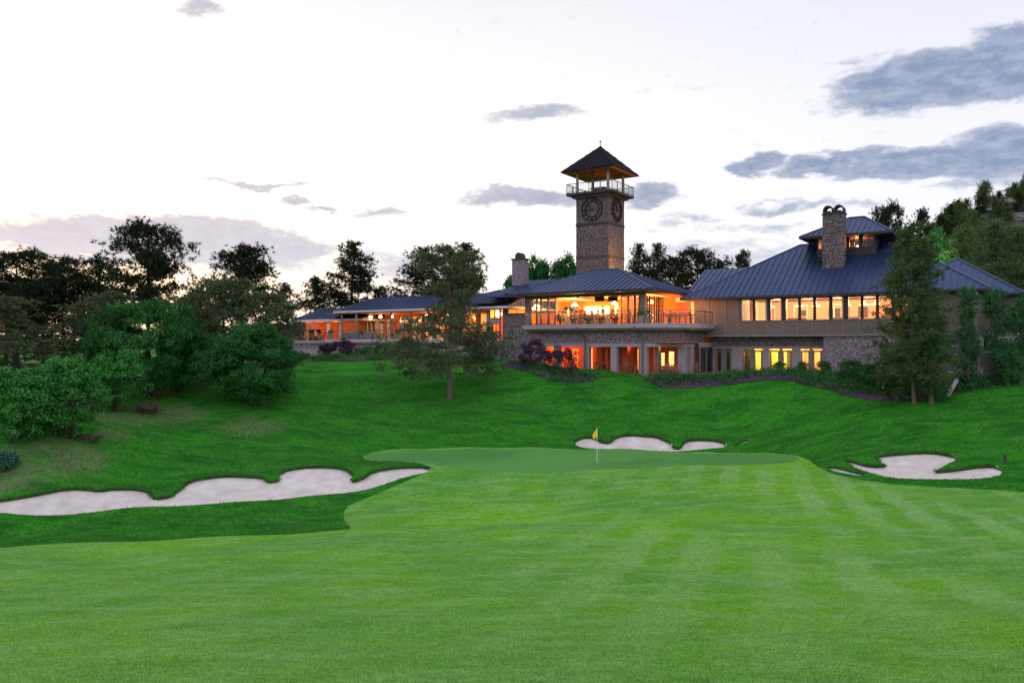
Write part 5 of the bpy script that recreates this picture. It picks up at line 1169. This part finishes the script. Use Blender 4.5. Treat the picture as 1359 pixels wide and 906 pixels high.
def human(pose, seed):
    """one continuous body by skin modifier, then baked to a mesh; hair is a separate child"""
    if pose == 'stand':
        J = {'pel': (0, 0, .93), 'spine': (0, .01, 1.12), 'chest': (0, .01, 1.32), 'neck': (0, 0, 1.47), 'head': (0, -.02, 1.56), 'crown': (0, -.015, 1.68),
             'shl': (.19, 0, 1.40), 'ell': (.26, .03, 1.13), 'wrl': (.22, -.14, .95), 'hal': (.20, -.2, .90), 'shr': (-.19, 0, 1.40), 'elr': (-.25, .04, 1.13), 'wrr': (-.16, -.18, 1.12), 'har': (-.12, -.24, 1.14),
             'hl': (.1, 0, .88), 'kl': (.11, -.03, .49), 'al': (.11, .02, .09), 'fl': (.12, -.13, .035), 'hr': (-.1, 0, .88), 'kr': (-.11, -.01, .49), 'ar': (-.12, .05, .09), 'fr': (-.13, -.1, .035)}
    else:
        J = {'pel': (0, 0, .53), 'spine': (0, .0, .70), 'chest': (0, -.03, .90), 'neck': (0, -.05, 1.05), 'head': (0, -.08, 1.14), 'crown': (0, -.08, 1.26),
             'shl': (.19, -.03, .98), 'ell': (.25, -.12, .73), 'wrl': (.16, -.34, .76), 'hal': (.12, -.41, .77), 'shr': (-.19, -.03, .98), 'elr': (-.25, -.1, .73), 'wrr': (-.17, -.33, .78), 'har': (-.13, -.4, .80),
             'hl': (.1, -.02, .52), 'kl': (.12, -.44, .50), 'al': (.12, -.42, .09), 'fl': (.12, -.56, .035), 'hr': (-.1, -.02, .52), 'kr': (-.12, -.44, .50), 'ar': (-.12, -.40, .09), 'fr': (-.13, -.54, .035)}
    Rr = {'pel': (.15, .12), 'spine': (.135, .1), 'chest': (.16, .11), 'neck': (.055, .055), 'head': (.085, .1), 'crown': (.06, .075), 'shl': (.065, .065), 'shr': (.065, .065), 'ell': (.042, .042), 'elr': (.042, .042), 'wrl': (.028, .028), 'wrr': (.028, .028), 'hal': (.035, .022), 'har': (.035, .022),
          'hl': (.095, .095), 'hr': (.095, .095), 'kl': (.06, .06), 'kr': (.06, .06), 'al': (.04, .04), 'ar': (.04, .04), 'fl': (.04, .03), 'fr': (.04, .03)}
    E = [('pel', 'spine'), ('spine', 'chest'), ('chest', 'neck'), ('neck', 'head'), ('head', 'crown'), ('chest', 'shl'), ('shl', 'ell'), ('ell', 'wrl'), ('wrl', 'hal'), ('chest', 'shr'), ('shr', 'elr'), ('elr', 'wrr'), ('wrr', 'har'),
         ('pel', 'hl'), ('hl', 'kl'), ('kl', 'al'), ('al', 'fl'), ('pel', 'hr'), ('hr', 'kr'), ('kr', 'ar'), ('ar', 'fr')]
    # fingers: five short chains rooted in each palm
    for sd in ('l', 'r'):
        a = np.array(J['wr' + sd]); b_ = np.array(J['ha' + sd]); d = unit(b_ - a); side = unit(np.cross(d, [0, 0, 1]))
        for i, (o_, L_) in enumerate(((-.026, .07), (-.009, .08), (.009, .075), (.026, .06), (.04, .045))):
            if i == 4: st = b_ - d * .03 + side * .02; en = st + side * .04 * (1 if sd == 'l' else -1) + d * .025
            else: st = b_ + side * o_; en = st + d * L_ * .7 + np.array([0, 0, -.025])
            J['f%s%d' % (sd, i)] = tuple(en); Rr['f%s%d' % (sd, i)] = (.009, .009); E.append(('ha' + sd, 'f%s%d' % (sd, i)))
    ks = list(J); me = bpy.data.meshes.new('body'); me.from_pydata([J[k_] for k_ in ks], [(ks.index(a), ks.index(b_)) for a, b_ in E], [])
    o = bpy.data.objects.new('tmp', me); COL.objects.link(o); md = o.modifiers.new('s', 'SKIN'); sv = me.skin_vertices[0].data
    for i, k_ in enumerate(ks): sv[i].radius = Rr[k_]
    sv[0].use_root = True; su = o.modifiers.new('u', 'SUBSURF'); su.levels = 1; su.render_levels = 1
    dg = bpy.context.evaluated_depsgraph_get(); out = bpy.data.meshes.new_from_object(o.evaluated_get(dg)); bpy.data.objects.remove(o); out.name = 'body'
    # nose, so that the head has a face side
    st = pose == 'stand'; hz0 = 1.56 if st else 1.14
    for mn_ in ('skin', 'shirt', 'trousers', 'shoe'): out.materials.append(MT['p_' + mn_])
    hp = .93 if st else .56
    for p in out.polygons:
        c = p.center
        if c.z > hz0 - .09: k_ = 0
        elif st: k_ = 3 if c.z < .08 else 2 if c.z < .92 and abs(c.x) < .2 and c.y > -.13 else 0 if (abs(c.x) > .1 and c.y < -.15) else 1
        else: k_ = 3 if c.z < .08 else 0 if (c.y < -.3 and c.z > .68) else 2 if c.z < .58 else 1
        p.material_index = k_; p.use_smooth = True
    hd = Vector((0, -.09 if not st else -.025, hz0 + .05)); hm_ = MB()
    prof = [(.004, .105), (.06, .09), (.092, .05), (.1, 0), (.095, -.05)]
    hm_.lathe(prof, (hd.x, hd.y + .018, hd.z + .012), 12); hr = bpy.data.meshes.new('hair'); hr.from_pydata(hm_.v, [], hm_.f)
    hr.polygons.foreach_set('use_smooth', [True] * len(hr.polygons)); hr.materials.append(MT['p_hair'])
    nz = MB(); y0 = hd.y - .105; z0 = hd.z - .045
    nz.v += [(-.016, y0, z0 - .02), (.016, y0, z0 - .02), (0, y0 - .03, z0 - .014), (0, y0 + .005, z0 + .03)]; nz.f += [(0, 1, 2), (0, 2, 3), (1, 3, 2), (0, 3, 1)]
    n_ = bpy.data.meshes.new('nose'); n_.from_pydata(nz.v, [], nz.f); n_.materials.append(MT['p_skin'])
    return out, hr, n_
MT['p_skin'] = plain('skin', (.6, .36, .26), .5, var=.08); MT['p_hair'] = plain('dark hair', (.05, .03, .02), .6, var=.3); MT['p_shoe'] = plain('dark shoe', (.03, .025, .02), .5)
MT['p_shirt'] = plain('white shirt', (.75, .72, .68), .8, var=.06); MT['p_trousers'] = plain('dark trousers', (.05, .05, .07), .8)
SH = {'white': MT['p_shirt'], 'dark': plain('dark shirt', (.04, .04, .05), .8), 'red': plain('red shirt', (.5, .08, .05), .8), 'yellow': plain('yellow shirt', (.75, .55, .12), .8), 'blue': plain('blue shirt', (.1, .15, .35), .8), 'pink': plain('pink shirt', (.75, .4, .4), .8)}
HM = {'stand': human('stand', 1), 'sit': human('sit', 2)}
def person(px, v, z, pose, shirt, rz, lab):
    e = bpy.data.objects.new('person', HM[pose][0]); COL.objects.link(e); e.location = W(fu(px, v), v, z); e.rotation_euler = (0, 0, AL + rz)
    tag(e, lab, 'person', 'diners in the clubhouse'); e.material_slots[1].link = 'OBJECT'; e.material_slots[1].material = SH[shirt]
    for me, nm in ((HM[pose][1], 'hair'), (HM[pose][2], 'nose')): o = bpy.data.objects.new(nm, me); COL.objects.link(o); o.parent = e
for a in ((742, 3.6, 'sit', 'dark', 1.2, 'person in dark shirt seated leftmost in the open dining room'), (749, 3.2, 'sit', 'white', -1.2, 'person in white shirt seated facing left near the folding doors'),
          (758, 3.4, 'sit', 'red', 1.5, 'person in red shirt seated at the second dining table'), (766, 2.9, 'sit', 'yellow', -1.4, 'person in yellow shirt seated at the second dining table'),
          (771, 4.6, 'stand', 'red', .4, 'person in red shirt standing behind the second dining table'), (776, 3.6, 'sit', 'dark', 1.3, 'person in dark shirt seated left of the third dining table'),
          (786, 3.6, 'sit', 'blue', -1.3, 'person in blue shirt seated right of the third dining table'), (793, 3.3, 'sit', 'pink', 1.2, 'person in pink shirt seated left of the fourth dining table'),
          (802, 3.2, 'sit', 'white', -1.2, 'person in white shirt seated right of the fourth dining table'), (800, 5.2, 'stand', 'dark', -.5, 'person in dark shirt standing below the televisions'),
          (812, 3.3, 'sit', 'red', 1.3, 'person in red shirt seated left of the rightmost dining table'), (820, 2.9, 'sit', 'white', -1.5, 'person in white shirt seated right of the rightmost dining table'),
          (754, 6.0, 'stand', 'yellow', 1.9, 'person in yellow shirt standing at the back near the bar')):
    person(a[0], a[1], zd, *a[2:])
for a in ((430, 3.2, 'sit', 'red', .4, 'person in red shirt seated inside the red porch'), (419, 3.4, 'sit', 'white', -.6, 'person in white shirt seated by the porch fireplace')): person(a[0], a[1], zt, *a[2:])

# green flood light behind the right roof
b = gpos(1243, 96); e = empty('floodlight', (b[0], b[1], b[2]), 0, 'small garden floodlight at the foot of the green lit pine', 'lamp')
MB().box(-.15, .15, -.1, .1, .2, .45).box(-.03, .03, -.03, .03, 0, .2).build('housing', 'dark', e)
lamp(b[0], b[1] - 1.5, hz_(345, 95), 1500, (.75, 1, .35), .3, True)

# ------------------------------------------------------------------ sky
wd = bpy.data.worlds.new('World'); scene.world = wd; wd.use_nodes = True; nt = wd.node_tree; nt.nodes.clear(); k = NB(nt)
out = k.n('ShaderNodeOutputWorld'); bg = k.n('ShaderNodeBackground'); k.l(bg.outputs[0], out.inputs[0])
SUN_AZ, SUN_EL = -28.0, 7.0                # degrees right of the view axis, above the horizon
sky = k.n('ShaderNodeTexSky'); sky.sky_type = 'NISHITA'; sky.sun_disc = False; sky.sun_elevation = R(SUN_EL); sky.sun_rotation = R(SUN_AZ); sky.air_density = 1.2; sky.dust_density = 2.0
tc = k.n('ShaderNodeTexCoord').outputs['Generated']; nv = k.n('ShaderNodeVectorMath', operation='NORMALIZE'); k.l(tc, nv.inputs[0]); sp = k.n('ShaderNodeSeparateXYZ'); k.l(nv.outputs[0], sp.inputs[0]); x, y, z = sp.outputs
az = k.math('ARCTAN2', x, y); el = k.math('ARCSINE', z)
BG = .12
def S(c): return tuple(q / BG for q in c)
# high thin overcast glow over the clear sky
cosang = k.math('ADD', k.math('ADD', k.math('MULTIPLY', x, math.sin(R(-24)) * .99), k.math('MULTIPLY', y, math.cos(R(-24)) * .99)), k.math('MULTIPLY', z, .12))
front = k.mr(cosang, -.2, .95); up = k.mr(el, R(3), R(65))
base = k.mix(up, S((1.75, 1.6, 1.85)), S((1.0, 1.1, 1.45)))
base = k.mix(front, base, S((1.10, 1.09, 1.10)))
top = k.mix(k.mr(el, R(10), R(34)), base, S((.80, .80, .90))) 
top = k.mix(k.mr(k.math('ADD', az, 0), R(0), R(35), 0, .5), top, S((.72, .77, .91)))
veil = k.mix(k.mr(y, -.1, .3), base, top)
skyc = k.mix(.82, sky.outputs[0], veil)
# clouds: soft lumps at given azimuth and elevation
P3 = k.n('ShaderNodeCombineXYZ'); k.l(az, P3.inputs[0]); k.l(el, P3.inputs[1])
wn = k.n('ShaderNodeTexNoise'); wn.inputs['Scale'].default_value = 9; wn.inputs['Detail'].default_value = 7; wn.inputs['Roughness'].default_value = .62; k.l(k.map(P3.outputs[0], (1, 2.6, 1)), wn.inputs['Vector'])
ws = k.n('ShaderNodeSeparateColor'); k.l(wn.outputs[1], ws.inputs[0])
waz = k.math('ADD', az, k.math('MULTIPLY', k.math('SUBTRACT', ws.outputs[0], .5), .11)); wel = k.math('ADD', el, k.math('MULTIPLY', k.math('SUBTRACT', ws.outputs[1], .5), .06))
fn = k.noise(k.map(P3.outputs[0], (1, 2.4, 1)), 34, 8, .65)
def pix(px, py): a = math.atan2(px - CX, F); return a, math.atan((HY - py) / F * math.cos(a))
tot = None
for px, py, w_, h_, a_ in ((215, 318, 230, 38, 1.2), (120, 306, 110, 22, .8), (330, 335, 120, 28, .85), (530, 350, 110, 26, .7), (395, 325, 60, 20, 1.0), (265, 8, 30, 14, .8), (715, 153, 70, 12, .75), (700, 264, 95, 17, 1.0), (650, 270, 60, 10, .8), (868, 258, 45, 17, .95),
                           (515, 277, 45, 9, .7), (395, 266, 34, 8, .85), (430, 279, 30, 6, .8), (335, 242, 90, 5, .75), (1245, 110, 140, 36, 1.25), (1345, 90, 90, 38, 1.25), (1175, 118, 70, 26, .9), (1345, 45, 45, 14, .8), (1150, 75, 50, 6, .35),
                           (1003, 219, 40, 13, 1.0), (1095, 219, 60, 17, 1.0), (1150, 205, 60, 10, .8), (1210, 217, 90, 20, 1.05), (1335, 205, 80, 34, 1.1), (1310, 240, 80, 12, .6), (1020, 272, 60, 10, .7), (1105, 275, 70, 9, .6), (1010, 299, 60, 8, .5), (930, 330, 150, 16, .45), (905, 300, 60, 10, .4), (1000, 345, 180, 18, .5), (880, 120, 90, 8, .2), (600, 320, 120, 9, .2), (920, 285, 50, 6, .45)):
    a0, e0 = pix(px, py); da = k.math('DIVIDE', k.math('SUBTRACT', waz, a0), w_ / F); de = k.math('DIVIDE', k.math('SUBTRACT', wel, e0), h_ / F)
    q = k.math('ADD', k.math('MULTIPLY', da, da), k.math('MULTIPLY', de, de)); q = k.math('MULTIPLY', k.math('MAXIMUM', k.math('SUBTRACT', 1, k.math('MULTIPLY', q, .8)), 0), a_)
    tot = q if tot is None else k.math('MAXIMUM', tot, q)
gen = k.mr(k.noise(k.map(nv.outputs[0], (1, 1, 2.5)), 2.3, 6, .6), .5, .75, 0, .8); tot = k.math('MAXIMUM', tot, k.math('MULTIPLY', gen, k.mr(y, .3, .0)))
cm = k.mr(k.math('ADD', tot, k.math('MULTIPLY', k.math('SUBTRACT', fn, .5), 1.5)), .08, .8)
ccol = k.mix(k.mr(az, R(-15), R(20)), S((.47, .45, .53)), S((.19, .26, .42)))
ccol = k.mix(k.mr(el, R(3), R(12)), k.mix(.55, ccol, S((.66, .66, .76))), ccol)
ccol = k.mix(k.mr(k.math('ADD', fn, k.math('MULTIPLY', tot, -.3)), .1, .7, .55, 0), S((.85, .84, .92)), ccol) if False else k.mix(k.mr(fn, .35, .7, 0, .3), ccol, S((.8, .82, .92)))
k.l(k.mix(k.math('MULTIPLY', cm, .92), skyc, ccol), bg.inputs[0]); bg.inputs[1].default_value = BG
sl = bpy.data.lights.new('sun', 'SUN'); sl.energy = .9; sl.angle = R(12); sl.color = (1, .86, .72); so = bpy.data.objects.new('sun', sl); COL.objects.link(so)
d = Vector((math.sin(R(SUN_AZ)) * math.cos(R(SUN_EL)), math.cos(R(SUN_AZ)) * math.cos(R(SUN_EL)), math.sin(R(SUN_EL)))); so.rotation_euler = d.to_track_quat('Z', 'Y').to_euler(); so.location = d * 100

vs_ = scene.view_settings; vs_.view_transform = 'Standard'; vs_.look = 'None'; vs_.exposure = .15; vs_.gamma = 1; vs_.use_curve_mapping = False
scene.render.engine = 'CYCLES'; cy = scene.cycles; cy.use_denoising = True; cy.max_bounces = 6; cy.diffuse_bounces = 3; cy.glossy_bounces = 3; cy.transparent_max_bounces = 10; cy.transmission_bounces = 3; cy.sample_clamp_indirect = 5; cy.use_light_tree = True
cy.caustics_reflective = False; cy.caustics_refractive = False
